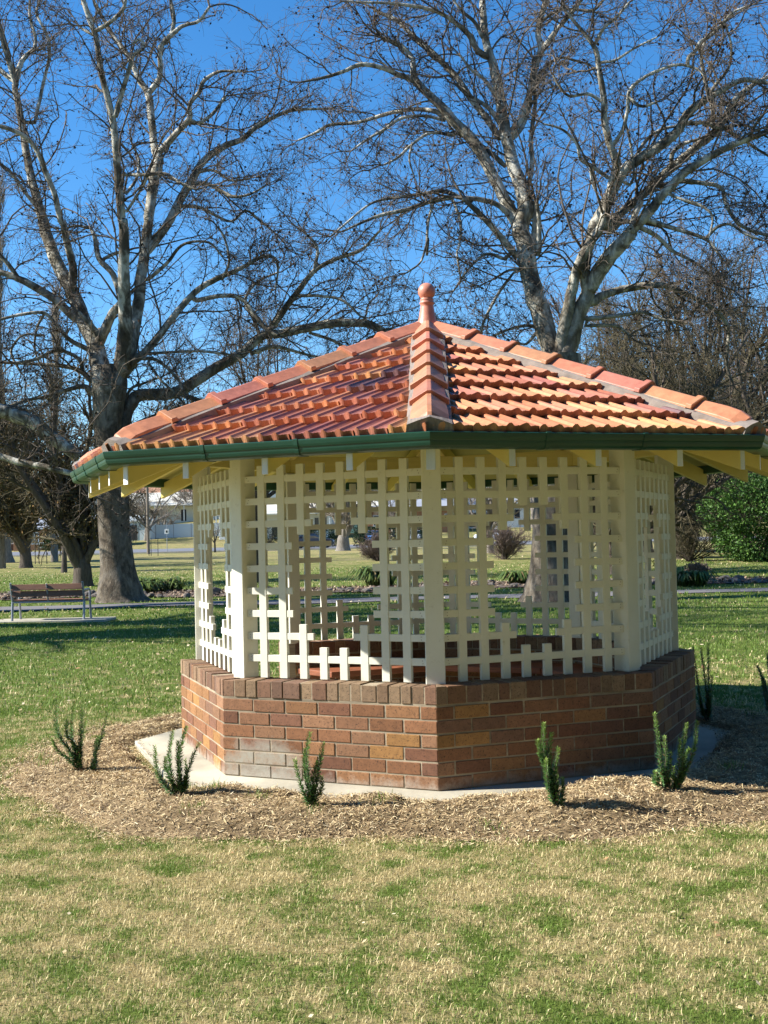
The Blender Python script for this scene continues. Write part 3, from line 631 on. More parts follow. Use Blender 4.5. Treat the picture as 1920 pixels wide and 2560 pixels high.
def scatter_leaves(P, n, size, rng, pal, hang=.6):
    """little dead leaves and seed balls: bent quads hanging from twig points."""
    Q = P.reshape(-1, 3); c = Q[rng.integers(0, len(Q), n)]+rng.normal(0, .02, (n, 3)); e = rng.normal(0, 1, (n, 3)); e[:, 2] -= hang; e /= np.linalg.norm(e, axis=1, keepdims=True)
    s_ = np.cross(e, rng.normal(0, 1, (n, 3))); s_ /= np.linalg.norm(s_, axis=1, keepdims=True); z = size*rng.uniform(.5, 1.3, (n, 1))
    V = np.stack([c, c+e*z*.5+s_*z*.38, c+e*z, c+e*z*.5-s_*z*.38], 1).reshape(-1, 3); t = np.repeat(np.array(pal)[rng.integers(0, len(pal), n)], 4, 0)
    return V, np.arange(4*n).reshape(-1, 4), t
def traced_tree(name, limbs, Y0, seed, label, cat, drift=.42, dens=1.0, bark='plane'):
    """limbs: [(x,y,width) in photo pixels...]; the first is the trunk, each later one leaves its nearest earlier one and
    runs towards or away from the camera by its own amount, so the crown has real depth."""
    rng = np.random.default_rng(seed); rs = random.Random(seed); P2 = []; PY = []; tubes_ = []
    for li, lb in enumerate(limbs):
        pts = np.array([(x, y) for x, y, w in lb], float); w = np.array([q[2] for q in lb], float); seg = np.r_[0, np.cumsum(np.hypot(*np.diff(pts, axis=0).T))]
        n = max(8, int(seg[-1]/9)); tt = np.linspace(0, seg[-1], n)
        # smooth resample
        C = catmull([(a[0], a[1], b) for a, b in zip(pts, w)], n-1) if len(pts) > 2 else None
        if C: arr = np.array([tuple(c) for c in C]); px, py, ww = arr[:, 0], arr[:, 1], np.maximum(arr[:, 2], 2)
        else: px = np.interp(tt, seg, pts[:, 0]); py = np.interp(tt, seg, pts[:, 1]); ww = np.interp(tt, seg, w)
        cl = np.r_[0, np.cumsum(np.hypot(np.diff(px), np.diff(py)))]
        if li == 0: Yv = np.full(len(px), Y0)+cl*0
        else:
            A = np.concatenate(P2); d2 = (A[:, 0]-px[0])**2+(A[:, 1]-py[0])**2; k_ = int(d2.argmin()); Ys = np.concatenate(PY)[k_]
            if d2[k_] > 9:
                q0 = A[k_]; px = np.r_[q0[0], px]; py = np.r_[q0[1], py]; ww = np.r_[ww[0], ww]; cl = np.r_[0, cl+math.sqrt(d2[k_])]
            s_ = rs.choice([-1, 1])*rs.uniform(.35, 1)*drift; sc = (Ys-CAM[1])/FPX; Yv = Ys+s_*cl*sc*(1-.25*cl/(cl[-1]+1))
        P2.append(np.stack([px, py], 1)); PY.append(Yv)
        P3 = np.array([at_y(a, b, c) for a, b, c in zip(px, py, Yv)]); Rr = ww/2*1.12*(Yv-CAM[1])/FPX
        wn = np.cumsum(rng.normal(0, 1, P3.shape), 0); wn -= np.linspace(wn[0], wn[-1], len(wn)); P3 += wn*(Rr*.05)[:, None]*(li > 0); tubes_.append((P3, Rr))
    base = tubes_[0][0][0].copy(); bz = float(H(base[0], base[1])); base[2] = bz
    root = empty(name, base, label=label, cat=cat)
    parts = []
    for i, (P3, Rr) in enumerate(tubes_):
        sides = 20 if i == 0 else (12 if Rr[0] > .12 else 8); V, F = tubes(P3[None]-base, Rr[None], sides)
        if i == 0:      # root flare with lobes
            z = V[:, 2]; c = P3[0]-base; a = np.arctan2(V[:, 1]-c[1], V[:, 0]-c[0]); fl = np.clip(1-z/1.1, 0, 1)**2; k_ = 1+fl*(.10+.22*np.maximum(0, np.sin(a*5+.6))+.1*np.sin(a*3)); V[:, 0] = c[0]+(V[:, 0]-c[0])*k_; V[:, 1] = c[1]+(V[:, 1]-c[1])*k_; V[:, 2] -= .12*(z < .35)
        parts.append((V, F))
    V, F = merge(parts); mesh_np('trunk', V, F, M[bark], root, smooth=True)
    # twig generations
    S0, D0, R0 = [], [], []
    for i, (P3, Rr) in enumerate(tubes_):
        if i == 0: continue
        L = np.linalg.norm(np.diff(P3, axis=0), axis=1).sum(); c = int(L*2.2*dens)
        if c < 1: continue
        p, d, r = spawn(P3[None], Rr[None], c, rng, .18, (.5, 1.2)); S0.append(p); D0.append(d); R0.append(r)
        # the limb goes on past the traced end
        e = P3[-1]-P3[-3]; e /= np.linalg.norm(e); k3 = 3; S0.append(np.repeat(P3[-1:], k3, 0)); D0.append(e+rng.normal(0, .35, (k3, 3))); R0.append(np.repeat(Rr[-1:]*1.6, k3))
    P, D, r = map(np.concatenate, (S0, D0, R0)); n = len(P); D /= np.linalg.norm(D, axis=1, keepdims=True); D[:, 2] = D[:, 2]*.8+.12
    L = rng.uniform(.9, 2.9, n)*np.clip(r/.08, .6, 1.4); r2 = np.minimum(r*.5, .034)*rng.uniform(.5, 1, n); r2 = np.maximum(r2, .010)
    A, Ra = grow(P, D, L, r2, 9, .20, .02, rng, .45, .05)
    p, d, r = spawn(A, Ra, 7, rng, .12, (.5, 1.2)); n3 = len(p); B, Rb = grow(p, d, rng.uniform(.35, 1.25, n3), np.clip(r*.65, .007, .014), 6, .25, .0, rng, .55, .07)
    p, d, r = spawn(B, Rb, 5, rng, .15, (.5, 1.2)); n4 = len(p); E_, Re = grow(p, d, rng.uniform(.12, .55, n4), np.full(n4, .0052), 3, .25, -.03, rng, .6, .08)
    V, F = merge([tubes(A-base, Ra, 5), tubes(B-base, Rb, 3), tubes(E_-base, Re, 3)]); crown = mesh_np('crown', V, F, M['twig'], root, smooth=True)
    V, F, t = scatter_leaves(np.concatenate([B.reshape(-1, 3), E_.reshape(-1, 3)])-base, int(n4*.34), .080, rng, [(.05, .03, .022), (.08, .045, .03), (.11, .065, .04), (.04, .026, .02)])
    tag(mesh_np('seed_balls', V, F, M['deadleaf'], crown, tint=t), kind='stuff')
    print(name, 'L2', n, 'L3', n3, 'L4', n4); return root
def q1(s): return [(x/1.728, y/1.728, w/1.728) for x, y, w in s]
def q2(s): return [(960+x/1.728, y/1.728, w/1.728) for x, y, w in s]
def q3(s): return [(x/1.728, 560+y/1.728, w/1.728) for x, y, w in s]
def q4(s): return [(960+x/1.728, 560+y/1.728, w/1.728) for x, y, w in s]
left = [
 [(300,1506,122),(297,1480,98),(295,1431,80),(290,1371,73),(285,1311,71),(282,1240,70),(275,1150,60),(270,1080,62),(271,1010,70),(274,955,80),(270,915,60)],
 q3([(455,700,90),(425,600,76),(400,510,66),(360,430,60),(330,350,56),(290,260,52),(250,180,50),(215,90,46),(190,0,44)])+q1([(190,960,40),(160,850,36),(130,730,32),(110,620,30),(90,500,28),(75,420,26),(66,370,24),(84,285,20),(115,240,17),(150,205,14),(150,150,12),(130,80,11),(130,0,9)]),
 q3([(305,310,40),(320,200,32),(300,100,28),(280,0,26)])+q1([(265,950,24),(240,850,22),(210,780,20),(150,640,20),(90,580,18),(0,545,16)]),
 q1([(170,905,18),(100,820,14),(50,750,14),(-10,700,12)]), q1([(70,370,24),(30,230,22),(0,110,18),(-20,20,14)]), q1([(60,350,18),(20,320,20),(-30,270,18)]),
 q1([(150,530,16),(190,350,14),(215,240,14),(205,150,12),(160,60,10),(175,-10,8)]),
 q3([(325,410,34),(240,330,32),(130,260,30),(60,225,25),(-10,205,22)]), q3([(80,235,18),(40,180,18),(0,135,16),(-30,100,14)]),
 q3([(385,545,22),(300,500,18),(240,430,15),(190,385,14),(100,390,13),(0,412,11)]), q3([(190,390,12),(160,450,10),(150,530,9),(170,600,8),(210,650,7)]), q3([(190,480,10),(100,480,9),(50,540,10),(60,590,10),(90,640,9)]),
 q3([(390,675,24),(340,630,20),(260,610,16),(170,605,14),(0,598,11)]), q3([(355,630,17),(345,590,17),(300,560,15),(240,545,14),(150,585,12),(60,600,10)]),
 q3([(415,745,24),(370,705,20),(300,715,16),(200,745,14),(100,765,12),(0,800,9)]),
 q3([(425,520,44),(455,450,40),(490,385,34),(530,330,28)]), q3([(425,480,32),(385,430,22),(340,380,12)]),
 q3([(525,330,26),(490,220,24),(430,150,22),(412,60,18),(395,20,14)])+q1([(380,985,12),(330,975,10),(280,990,8)]),
 q3([(525,650,64),(545,500,62),(545,400,54),(540,250,48),(540,120,42),(535,0,38)])+q1([(525,940,34),(515,780,32),(505,660,30),(490,540,28),(465,430,26),(435,300,24),(415,170,22),(385,80,22),(355,-10,20)]),
 q1([(500,500,22),(520,420,20),(550,320,18),(575,240,16),(620,205,14),(605,170,12),(570,190,8)]), q1([(420,130,18),(480,90,16),(530,40,14),(545,-10,12)]), q1([(400,150,12),(350,120,10),(330,100,8)]),
 q3([(555,600,56),(580,430,50),(600,300,46),(620,150,42),(640,0,38)])+q1([(640,930,40),(660,780,42),(680,690,42),(665,620,30),(650,500,30),(640,400,28),(600,340,24),(570,260,20),(530,200,18),(490,150,16),(430,50,12),(400,-10,8)]),
 q1([(645,400,24),(690,330,22),(690,230,20),(700,190,20),(740,150,20),(790,110,15),(860,90,13),(905,30,10)]), q1([(740,150,18),(752,80,16),(735,-10,12)]),
 q1([(695,650,28),(760,580,25),(820,510,22),(820,450,18),(860,400,17),(880,350,16),(950,310,12),(1040,310,8)]), q1([(820,518,18),(860,530,16),(920,490,14),(975,415,10)]),
 q1([(640,1080,36),(720,970,34),(770,880,34),(830,780,32),(880,700,28),(960,640,26),(1050,600,22),(1120,540,18),(1250,480,14),(1380,470,9)]),
 q1([(770,890,18),(860,895,14),(930,930,12),(1000,955,10),(1060,910,10),(1120,950,9),(1185,1005,8)]), q1([(840,790,20),(910,800,16),(1000,850,14),(1080,840,10),(1150,800,8)]), q1([(850,745,16),(920,735,12),(1000,780,9),(1080,770,7)]),
 q1([(540,755,12),(620,755,14),(710,750,15),(780,790,12),(850,820,10)]), q1([(550,830,12),(590,770,12),(600,690,10),(570,620,8),(560,570,7)]), q1([(550,910,12),(620,800,10),(650,730,9)]),
 q3([(560,600,34),(620,560,30),(680,490,28),(760,390,26),(850,290,24),(940,240,22),(1040,195,17),(1150,140,13),(1200,170,10),(1190,280,7)]),
 q3([(850,330,20),(950,310,18),(1040,320,17),(1100,390,17),(1150,450,16),(1200,480,15)]), q3([(630,560,12),(740,555,11),(870,550,11),(1000,565,8)]),
 q3([(600,580,16),(680,590,13),(760,660,11),(790,720,9)]), q3([(640,600,12),(700,680,10),(760,730,8)]), q3([(520,690,14),(560,640,16),(590,600,16)]), q3([(520,830,10),(560,720,12),(620,690,10),(700,660,8)]),
 q3([(480,960,60),(530,880,58),(570,790,54),(620,750,48),(760,740,46),(850,690,44),(950,625,42),(1050,565,38),(1130,495,34),(1230,480,34),(1330,455,34),(1450,435,34),(1560,435,32),(1640,460,30),(1690,500,24)]),
 q3([(1150,480,30),(1230,370,26),(1290,290,24),(1360,200,20),(1450,150,17),(1560,110,14),(1640,30,10)]), q3([(1130,510,16),(1100,420,14),(1060,330,13),(1110,250,10),(1200,210,8)]),
 q3([(1290,310,14),(1380,310,12),(1480,330,11),(1560,400,9)]), q3([(1360,190,14),(1370,100,12),(1310,30,9)]), q3([(1340,470,14),(1430,500,12),(1520,540,12),(1600,490,11),(1650,480,9)]), q3([(1090,560,20),(1180,530,16),(1260,545,13),(1350,570,10),(1450,590,8)]),
 q3([(560,880,20),(620,850,16),(700,845,12),(790,880,9)]), q3([(800,740,18),(860,760,14),(930,770,10)]),
 q3([(640,240,16),(720,170,14),(790,90,12),(900,80,9),(960,140,8)]), q3([(450,150,14),(500,125,14),(540,120,14)]), q3([(960,240,12),(990,160,10),(970,60,9),(930,0,7)]),
]
traced_tree('plane_tree', left, 23.1, 5, 'large bare plane tree with pale forked limbs behind the bench on the left', 'tree')
right = [
 [(1372,1502,118),(1376,1470,104),(1380,1400,95),(1386,1280,92),(1392,1150,92),(1394,1000,100),(1392,930,112),(1390,890,110)],
 q4([(745,640,90),(715,520,80),(690,400,80),(655,300,74),(630,200,70),(610,100,70),(590,0,68)])+q2([(600,900,64),(580,800,56),(545,700,50),(520,600,46),(508,520,44),(490,400,38),(470,280,34),(440,180,30),(430,90,28),(425,-10,24)]),
 q2([(590,990,54),(540,900,48),(500,820,44),(440,710,44),(370,600,42),(300,530,38),(230,450,34),(170,390,30),(130,330,26),(125,260,20),(85,205,17),(60,190,16),(-10,165,14)]),
 q2([(135,345,24),(60,322,22),(0,295,20)])+q1([(1560,280,18),(1480,310,15),(1400,335,13),(1300,355,8)]), q2([(260,510,20),(220,480,18),(130,470,17),(60,480,16),(0,495,16)])+q1([(1540,530,14),(1430,540,14),(1360,575,11),(1290,605,8)]),
 q2([(262,520,14),(180,500,13),(80,510,12),(0,560,12)])+q1([(1590,600,9),(1520,650,7)]), q2([(300,585,13),(200,575,12),(120,625,11),(60,680,10),(0,712,8)]), q2([(120,625,9),(110,690,8),(130,760,6)]),
 q2([(495,590,28),(440,510,26),(370,420,26),(310,330,24),(240,260,22),(180,200,20),(120,150,18),(60,90,16),(-20,55,14)]), q2([(500,530,22),(465,480,18),(430,450,16),(390,425,13)]), q2([(475,400,20),(430,340,14),(380,305,12),(330,240,10)]),
 q2([(445,245,28),(405,215,24),(370,150,22),(310,100,18),(250,60,16),(150,30,14),(30,15,12)])+q1([(1600,10,10),(1480,5,8)]), q2([(425,160,16),(390,95,14),(340,50,12),(300,0,9)]),
 q2([(550,575,32),(590,510,28),(620,430,27),(640,350,27),(655,270,28),(678,210,28),(665,150,24),(675,80,24),(705,-10,20)]), q2([(685,215,22),(730,150,18),(790,80,17),(860,-10,14)]), q2([(680,90,14),(770,40,13),(900,45,11),(950,0,8)]),
 q2([(625,800,18),(640,700,20),(635,600,18),(655,450,16),(655,370,15),(690,300,12),(760,250,10),(860,270,9)]), q2([(560,600,18),(600,540,16),(640,440,12)]), q2([(520,715,20),(460,660,18),(410,620,16)]),
 q2([(560,950,24),(500,890,22),(420,860,20),(330,850,20),(260,825,18),(150,840,14),(30,855,12)])+q1([(1600,880,9),(1500,960,8),(1430,1020,7)]), q2([(290,850,20),(200,870,17),(100,905,16),(0,925,15)])+q1([(1590,950,11),(1480,1000,8)]),
 q2([(565,1100,30),(520,1040,26),(450,960,24),(380,890,20),(340,855,17)]), q2([(640,1090,28),(650,1000,25),(655,930,24),(655,868,24)]), q2([(670,1100,22),(672,980,18),(662,880,14)]),
 q2([(212,880,12),(190,970,11),(185,1100,10)])+q4([(190,60,9),(160,160,8),(100,210,7)]), q4([(560,210,10),(500,290,12),(450,380,11),(420,450,9),(400,520,7)]), q2([(300,870,11),(330,960,10),(325,1060,8)])+q4([(315,130,8),(330,230,7)]), q4([(520,150,16),(440,130,11),(370,190,9),(300,290,7)]),
 q4([(770,600,80),(815,480,66),(850,360,60),(885,280,56),(870,200,44),(880,110,44),(910,20,44)])+q2([(905,985,46),(950,900,44),(990,820,42),(1040,740,42),(1100,690,42),(1180,640,40),(1260,570,36),(1310,490,34),(1400,420,28),(1480,378,24),(1560,345,20),(1670,360,15)]),
 q4([(885,280,60),(930,200,62),(980,130,60),(1060,40,52)])+q2([(1060,1000,45),(1130,930,40),(1200,850,36),(1250,790,35),(1300,740,34),(1400,680,30),(1500,630,26),(1600,590,24),(1680,560,20)]),
 q2([(905,1010,40),(950,980,36),(1010,940,32),(1080,880,32),(1150,820,32),(1230,740,34),(1300,680,32),(1380,610,30),(1450,550,26),(1500,450,22),(1560,390,18),(1680,320,14)]),
 q4([(765,570,56),(778,440,50),(800,320,44),(832,190,40),(900,60,38)])+q2([(945,960,34),(965,880,34),(985,780,32),(1000,700,32),(970,620,28),(950,520,26),(945,420,24),(925,300,22),(910,210,20),(870,150,16),(820,90,13),(780,40,10)]),
 q2([(1070,990,24),(1085,920,26),(1110,870,24)]), q2([(990,625,18),(1030,560,16),(1050,480,14),(1060,390,14),(1130,330,13),(1230,285,12),(1300,280,12),(1370,310,10),(1395,370,8)]), q2([(1060,420,12),(1110,460,12),(1180,440,9)]),
 q2([(1310,285,16),(1315,250,16),(1345,220,14),(1370,180,14),(1430,140,12),(1500,60,10),(1560,30,8)]), q2([(905,200,14),(950,120,13),(1000,80,12),(1060,10,9)]), q2([(965,765,16),(900,720,16),(850,690,14),(830,620,11),(770,560,10),(690,535,7)]),
 q2([(890,720,9),(900,790,8),(930,860,7)]), q2([(945,440,14),(880,405,13),(800,415,11),(750,360,10),(730,320,9)]), q2([(930,270,12),(1000,260,11),(1080,210,9),(1180,160,7)]), q2([(1420,545,22),(1415,450,18),(1390,370,16),(1370,250,13),(1385,180,12)]),
 q2([(1240,740,20),(1250,660,18),(1300,620,14),(1360,600,10)]), q2([(1080,690,16),(1130,610,14),(1200,560,12),(1290,540,10)]), q2([(1310,530,18),(1380,530,15),(1450,550,13),(1560,540,10),(1670,600,8)]), q2([(1395,425,14),(1430,370,14),(1490,290,12),(1500,200,10),(1480,120,8)]),
 q2([(1480,560,16),(1560,610,12),(1670,680,9)]), q2([(1065,800,12),(1080,740,10),(1060,600,10),(1040,520,8)]),
 q4([(905,340,36),(940,310,32),(1000,290,30),(1100,270,28),(1200,265,26),(1300,300,24),(1400,350,20),(1460,400,18),(1490,470,15),(1480,600,13),(1510,700,11)]),
 q4([(880,410,20),(960,400,17),(1050,390,15),(1120,380,13),(1200,410,11),(1270,420,8)]), q4([(870,440,16),(1000,440,12),(1060,480,10)]), q2([(1140,950,22),(1230,980,18),(1330,1010,15),(1400,1040,13),(1440,1090,12)])+q4([(1460,150,9)]),
 q2([(1110,985,22),(1180,1020,18),(1240,1080,16)])+q4([(1330,160,12),(1400,210,11),(1430,260,9)]), q2([(1200,805,24),(1290,782,20),(1380,790,18),(1460,810,17),(1480,880,16),(1530,960,14),(1600,1000,14),(1680,1020,13)]),
 q2([(1210,830,12),(1280,860,11),(1370,890,10),(1420,940,9),(1400,1040,7)]), q2([(1390,1030,14),(1440,980,13),(1500,970,12),(1560,1010,10),(1640,1040,8)]), q4([(720,480,16),(640,440,13),(560,450,11),(480,480,8)]), q4([(600,200,14),(540,200,10),(470,240,8)]),
 q2([(980,1000,30),(1020,960,22),(1100,960,16)]), q4([(650,480,14),(610,520,10),(560,500,8)]),
]
traced_tree('plane_tree', right, 18.7, 9, 'large bare plane tree with two pale stems rising behind the tiled roof on the right', 'tree')

def bare_tree(name, px, py, h, spread, trunk_r, seed, label, mat, twm, stems=1, fork=.25, n1=9, n2=9, n3=8, n4=5, thin=1.0, up=.5, leaves=None, group=None, base=None, tilt=.6, parentlabel=None, hang=0.0):
    rng = np.random.default_rng(seed); b = np.array(base, float) if base is not None else at_ground(px, py); b = np.array([b[0], b[1], float(H(b[0], b[1]))])
    root = empty(name, b, label=label, cat='tree', group=group); hf = h*fork
    P0 = np.zeros((1, 3)); P0[0, 2] = -.1; T, Rt = grow(P0, np.array([[0, 0, 1.0]]), np.array([hf*1.6+.1]), np.array([trunk_r]), 8, .04, .15, rng, .85)
    Rt[0] = trunk_r*np.array([1.42, 1.15, 1.04, 1.0, .95, .86, .66, .42, .16])
    m_ = n1; tp = T[0, 5]; az = rng.uniform(0, 2*PI, m_)+np.arange(m_)*2.4; tl = rng.uniform(.12, tilt, m_); D = np.stack([np.cos(az)*np.sin(tl), np.sin(az)*np.sin(tl), np.cos(tl)], 1)
    st = np.repeat(tp[None], m_, 0)-np.array([0, 0, 1.0])*rng.uniform(hf*.1, hf*.5, (m_, 1)); L = (h-hf)*rng.uniform(.75, 1.05, m_)
    D[:, :2] *= spread/(h-hf)*1.6; D /= np.linalg.norm(D, axis=1, keepdims=True)
    A, Ra = grow(st, D, L, trunk_r*rng.uniform(.45, .75, m_)*min(1.0, (9/m_)**.5), 12, .10, .02, rng, .22, .02)
    p, d, r = spawn(A, Ra, n2, rng, .12, (.4, 1.0)); nb = len(p); d[:, 2] += up*.4; B, Rb = grow(p, d/np.linalg.norm(d, axis=1, keepdims=True), rng.uniform(.12, .42, nb)*h*.55, r*.55, 7, .16, .03*up-hang, rng, .35, .04)
    p, d, r = spawn(B, Rb, n3, rng, .1, (.4, 1.1)); nc = len(p); Lc = rng.uniform(.04, .14, nc)*h; C, Rc = grow(p, d, Lc, np.maximum(r*.5, .008*thin), 4, .22, .02*up-hang, rng, .5, .06)
    parts = [tubes(C, Rc, 3)]; last = C
    if n4: p, d, r = spawn(C, Rc, n4, rng, .1, (.4, 1.1)); nd = len(p); E_, Re = grow(p, d, rng.uniform(.015, .06, nd)*h, np.full(nd, .006*thin), 2, .25, 0, rng, .6, .05); parts.append(tubes(E_, Re, 3)); last = E_
    V, F = merge([tubes(T, Rt, 12), tubes(A, Ra, 8)]); mesh_np('trunk', V, F, M[mat], root, smooth=True)
    V, F = merge([tubes(B, Rb, 4)]+parts); cr = mesh_np('crown', V, F, M[twm], root)
    if leaves: n_, sz, pal = leaves; V, F, t = scatter_leaves(last, n_, sz, rng, pal); tag(mesh_np('dead_leaves', V, F, M['deadleaf'], cr, tint=t), kind='stuff')
    return root
offl = [
 [(-560,1545,120),(-562,1480,90),(-565,1300,80),(-560,1100,84),(-545,950,80)],
 [(-550,980,70),(-480,800,56),(-400,640,46),(-330,420,38),(-300,200,28),(-290,-100,16)],
 [(-560,960,64),(-620,760,54),(-700,500,44),(-760,200,30),(-800,-100,16)],
 [(-555,900,50),(-540,700,44),(-520,400,34),(-530,100,22)],
 [(-540,980,52),(-420,960,44),(-300,960,40),(-180,985,36),(-60,1010,34),(0,1023,32),(35,1034,32),(87,1058,32),(127,1092,30),(174,1127,28),(200,1140,22)],
 [(-200,990,22),(-120,1060,18),(-40,1120,16),(40,1150,15),(110,1165,14),(170,1180,12),(200,1190,7)],
 [(-420,700,24),(-330,640,20),(-240,600,16),(-160,620,12)],[(-480,820,26),(-380,860,20),(-290,840,15),(-200,880,10)],
]
traced_tree('plane_tree', offl, 19.0, 21, 'bare plane tree whose pale drooping limb enters from the left edge', 'tree', dens=.8, bark='planepale')
TL = 'tall bare trees left of the view'
bare_tree('park_tree', 0, 0, 18, 5.0, .36, 31, 'tall bare tree left of the view nearest the gazebo', 'darkbark', 'twig', base=(-15.5, 9.0), n1=8, n2=8, n3=7, n4=5, fork=.3, group=TL)
bare_tree('park_tree', 0, 0, 22, 5.5, .42, 32, 'tallest bare tree left of the view', 'darkbark', 'twig', base=(-15.5, 13.6), n1=8, n2=8, n3=7, n4=5, fork=.3, group=TL)
# small trees over the lawn on the left
LV1 = [(.10, .075, .035), (.16, .11, .05), (.09, .085, .03), (.22, .13, .05)]
bare_tree('park_tree', 65, 1420, 9.0, 4.2, .34, 41, 'small vase shaped tree with twiggy olive crown left of the bench', 'darkbark', 'tangle', n1=10, n2=12, n3=9, n4=6, fork=.17, thin=2.2, tilt=.8, leaves=(9000, .13, LV1))
bare_tree('park_tree', 207, 1466, 9.0, 3.6, .36, 42, 'multi stemmed dark tree just left of the large plane trunk', 'darkbark', 'tangle', n1=11, n2=12, n3=9, n4=6, fork=.10, thin=1.7, tilt=.75, leaves=(9000, .10, LV1))
bare_tree('park_tree', 5, 1407, 13, 6.5, .70, 43, 'thick flared tree trunk cut by the left edge beside the road', 'greybark', 'tangle', n1=10, n2=11, n3=9, n4=5, fork=.22, thin=2.6, tilt=.8, leaves=(8000, .16, LV1))
bare_tree('park_tree', 160, 1432, 7, 2.4, .13, 44, 'thin young trunk between the two small dark trees', 'darkbark', 'tangle', n1=7, n2=8, n3=6, n4=4, fork=.35, thin=1.8)
bare_tree('park_tree', 637, 1456, 12, 5.5, .17, 45, 'dark slender trunk seen through the left lattice', 'darkbark', 'twig', n1=9, n2=10, n3=8, n4=5, fork=.3, thin=1.3)
bare_tree('park_tree', 858, 1377, 10, 5.0, .55, 46, 'vase shaped bare tree by the road seen through the lattice', 'greybark', 'twigpale', n1=13, n2=9, n3=8, n4=3, fork=.12, thin=2.6, tilt=.5)
bare_tree('park_tree', 1226, 1382, 8, 4.0, .26, 47, 'forked pale stemmed tree by the road seen through the right lattice', 'greybark', 'twigpale', n1=9, n2=9, n3=8, n4=3, fork=.12, thin=2.6, tilt=.5)
bare_tree('park_tree', 366, 1352, 10, 6, .3, 48, 'spreading bare tree behind the wooden power pole', 'greybark', 'twigpale', n1=8, n2=9, n3=8, n4=3, fork=.22, thin=3.2, tilt=.9)
bare_tree('park_tree', 405, 1343, 5, 3, .2, 49, 'small bare tree before the pale sheet metal fence', 'greybark', 'twigpale', n1=9, n2=8, n3=7, n4=3, fork=.14, thin=3.2, tilt=.8)
bare_tree('park_tree', 538, 1381, 4, 1.2, .08, 50, 'slim forked sapling on the road verge seen through the left side panel', 'darkbark', 'twigpale', n1=5, n2=6, n3=5, n4=0, fork=.3, thin=2.2)
# poplars far left
def poplar(base, h, seed, label):
    rng = np.random.default_rng(seed); b = np.array([base[0], base[1], float(H(*base))]); root = empty('poplar', b, label=label, cat='poplar', group='narrow bare poplars at the far left')
    T, Rt = grow(np.array([[0, 0, -.1]]), np.array([[0, 0, 1.0]]), np.array([h]), np.array([.3]), 14, .01, .1, rng, .12); V, F = tubes(T, Rt, 8); mesh_np('trunk', V, F, M['greybark'], root, smooth=True)
    p, d, r = spawn(T, Rt, 170, rng, .08, (.3, .6)); n = len(p); d[:, 2] += .8; A, Ra = grow(p, d/np.linalg.norm(d, axis=1, keepdims=True), rng.uniform(1.8, 5, n)*(1-p[:, 2]/h*.45), np.full(n, .035), 8, .05, .10, rng, .35)
    p, d, r = spawn(A, Ra, 12, rng, .05, (.2, .6)); n = len(p); d[:, 2] += .6; B, Rb = grow(p, d/np.linalg.norm(d, axis=1, keepdims=True), rng.uniform(.5, 1.8, n), np.full(n, .014), 4, .12, .10, rng, .5)
    V, F = merge([tubes(A, Ra, 3), tubes(B, Rb, 3)]); mesh_np('crown', V, F, M['twigpale'], root)
poplar((-26.5, 62), 22, 61, 'tall narrow bare poplar nearest the large plane trunk')
poplar((-30.2, 66), 24, 62, 'tall narrow bare poplar at the left edge')
poplar((-28.4, 78), 19, 63, 'lower narrow bare poplar between the two tall ones')
# dense tangle on the right
for a in [(1535, 36, 11.5, 5.5, .44, 71, 'low branching tangled tree close behind the gazebo on the right', 'tangle', .08, 1.0), (1700, 53, 17, 6.0, .5, 72, 'dense mossy twigged tree behind the roof at the right', 'tangle', .10, 1.3),
          (1860, 58, 19, 7.5, .38, 73, 'dense bare tree reaching highest at the right edge', 'pinktwig', .12, 1.4), (1610, 64, 18.5, 7.5, .5, 74, 'pinkish bare tree beyond the tangled tree', 'pinktwig', .12, 1.5), (1990, 50, 15, 6.0, .34, 75, 'dark mossy tree right of the green bush', 'tangle', .10, 1.3)]:
    (px_, y_, h, sp, r, sd, lab, tw, fk, th) = a; b = (at_y(px_, 1400, y_)[0], y_)
    bare_tree('tangled_tree', 0, 0, h, sp, r, sd, lab, 'darkbark', tw, base=b, n1=14, n2=15, n3=10, n4=4, fork=fk, thin=th*1.35, tilt=1.15, up=.3, leaves=(9000, .07, [(.08, .07, .03), (.11, .075, .04), (.07, .05, .03)]))
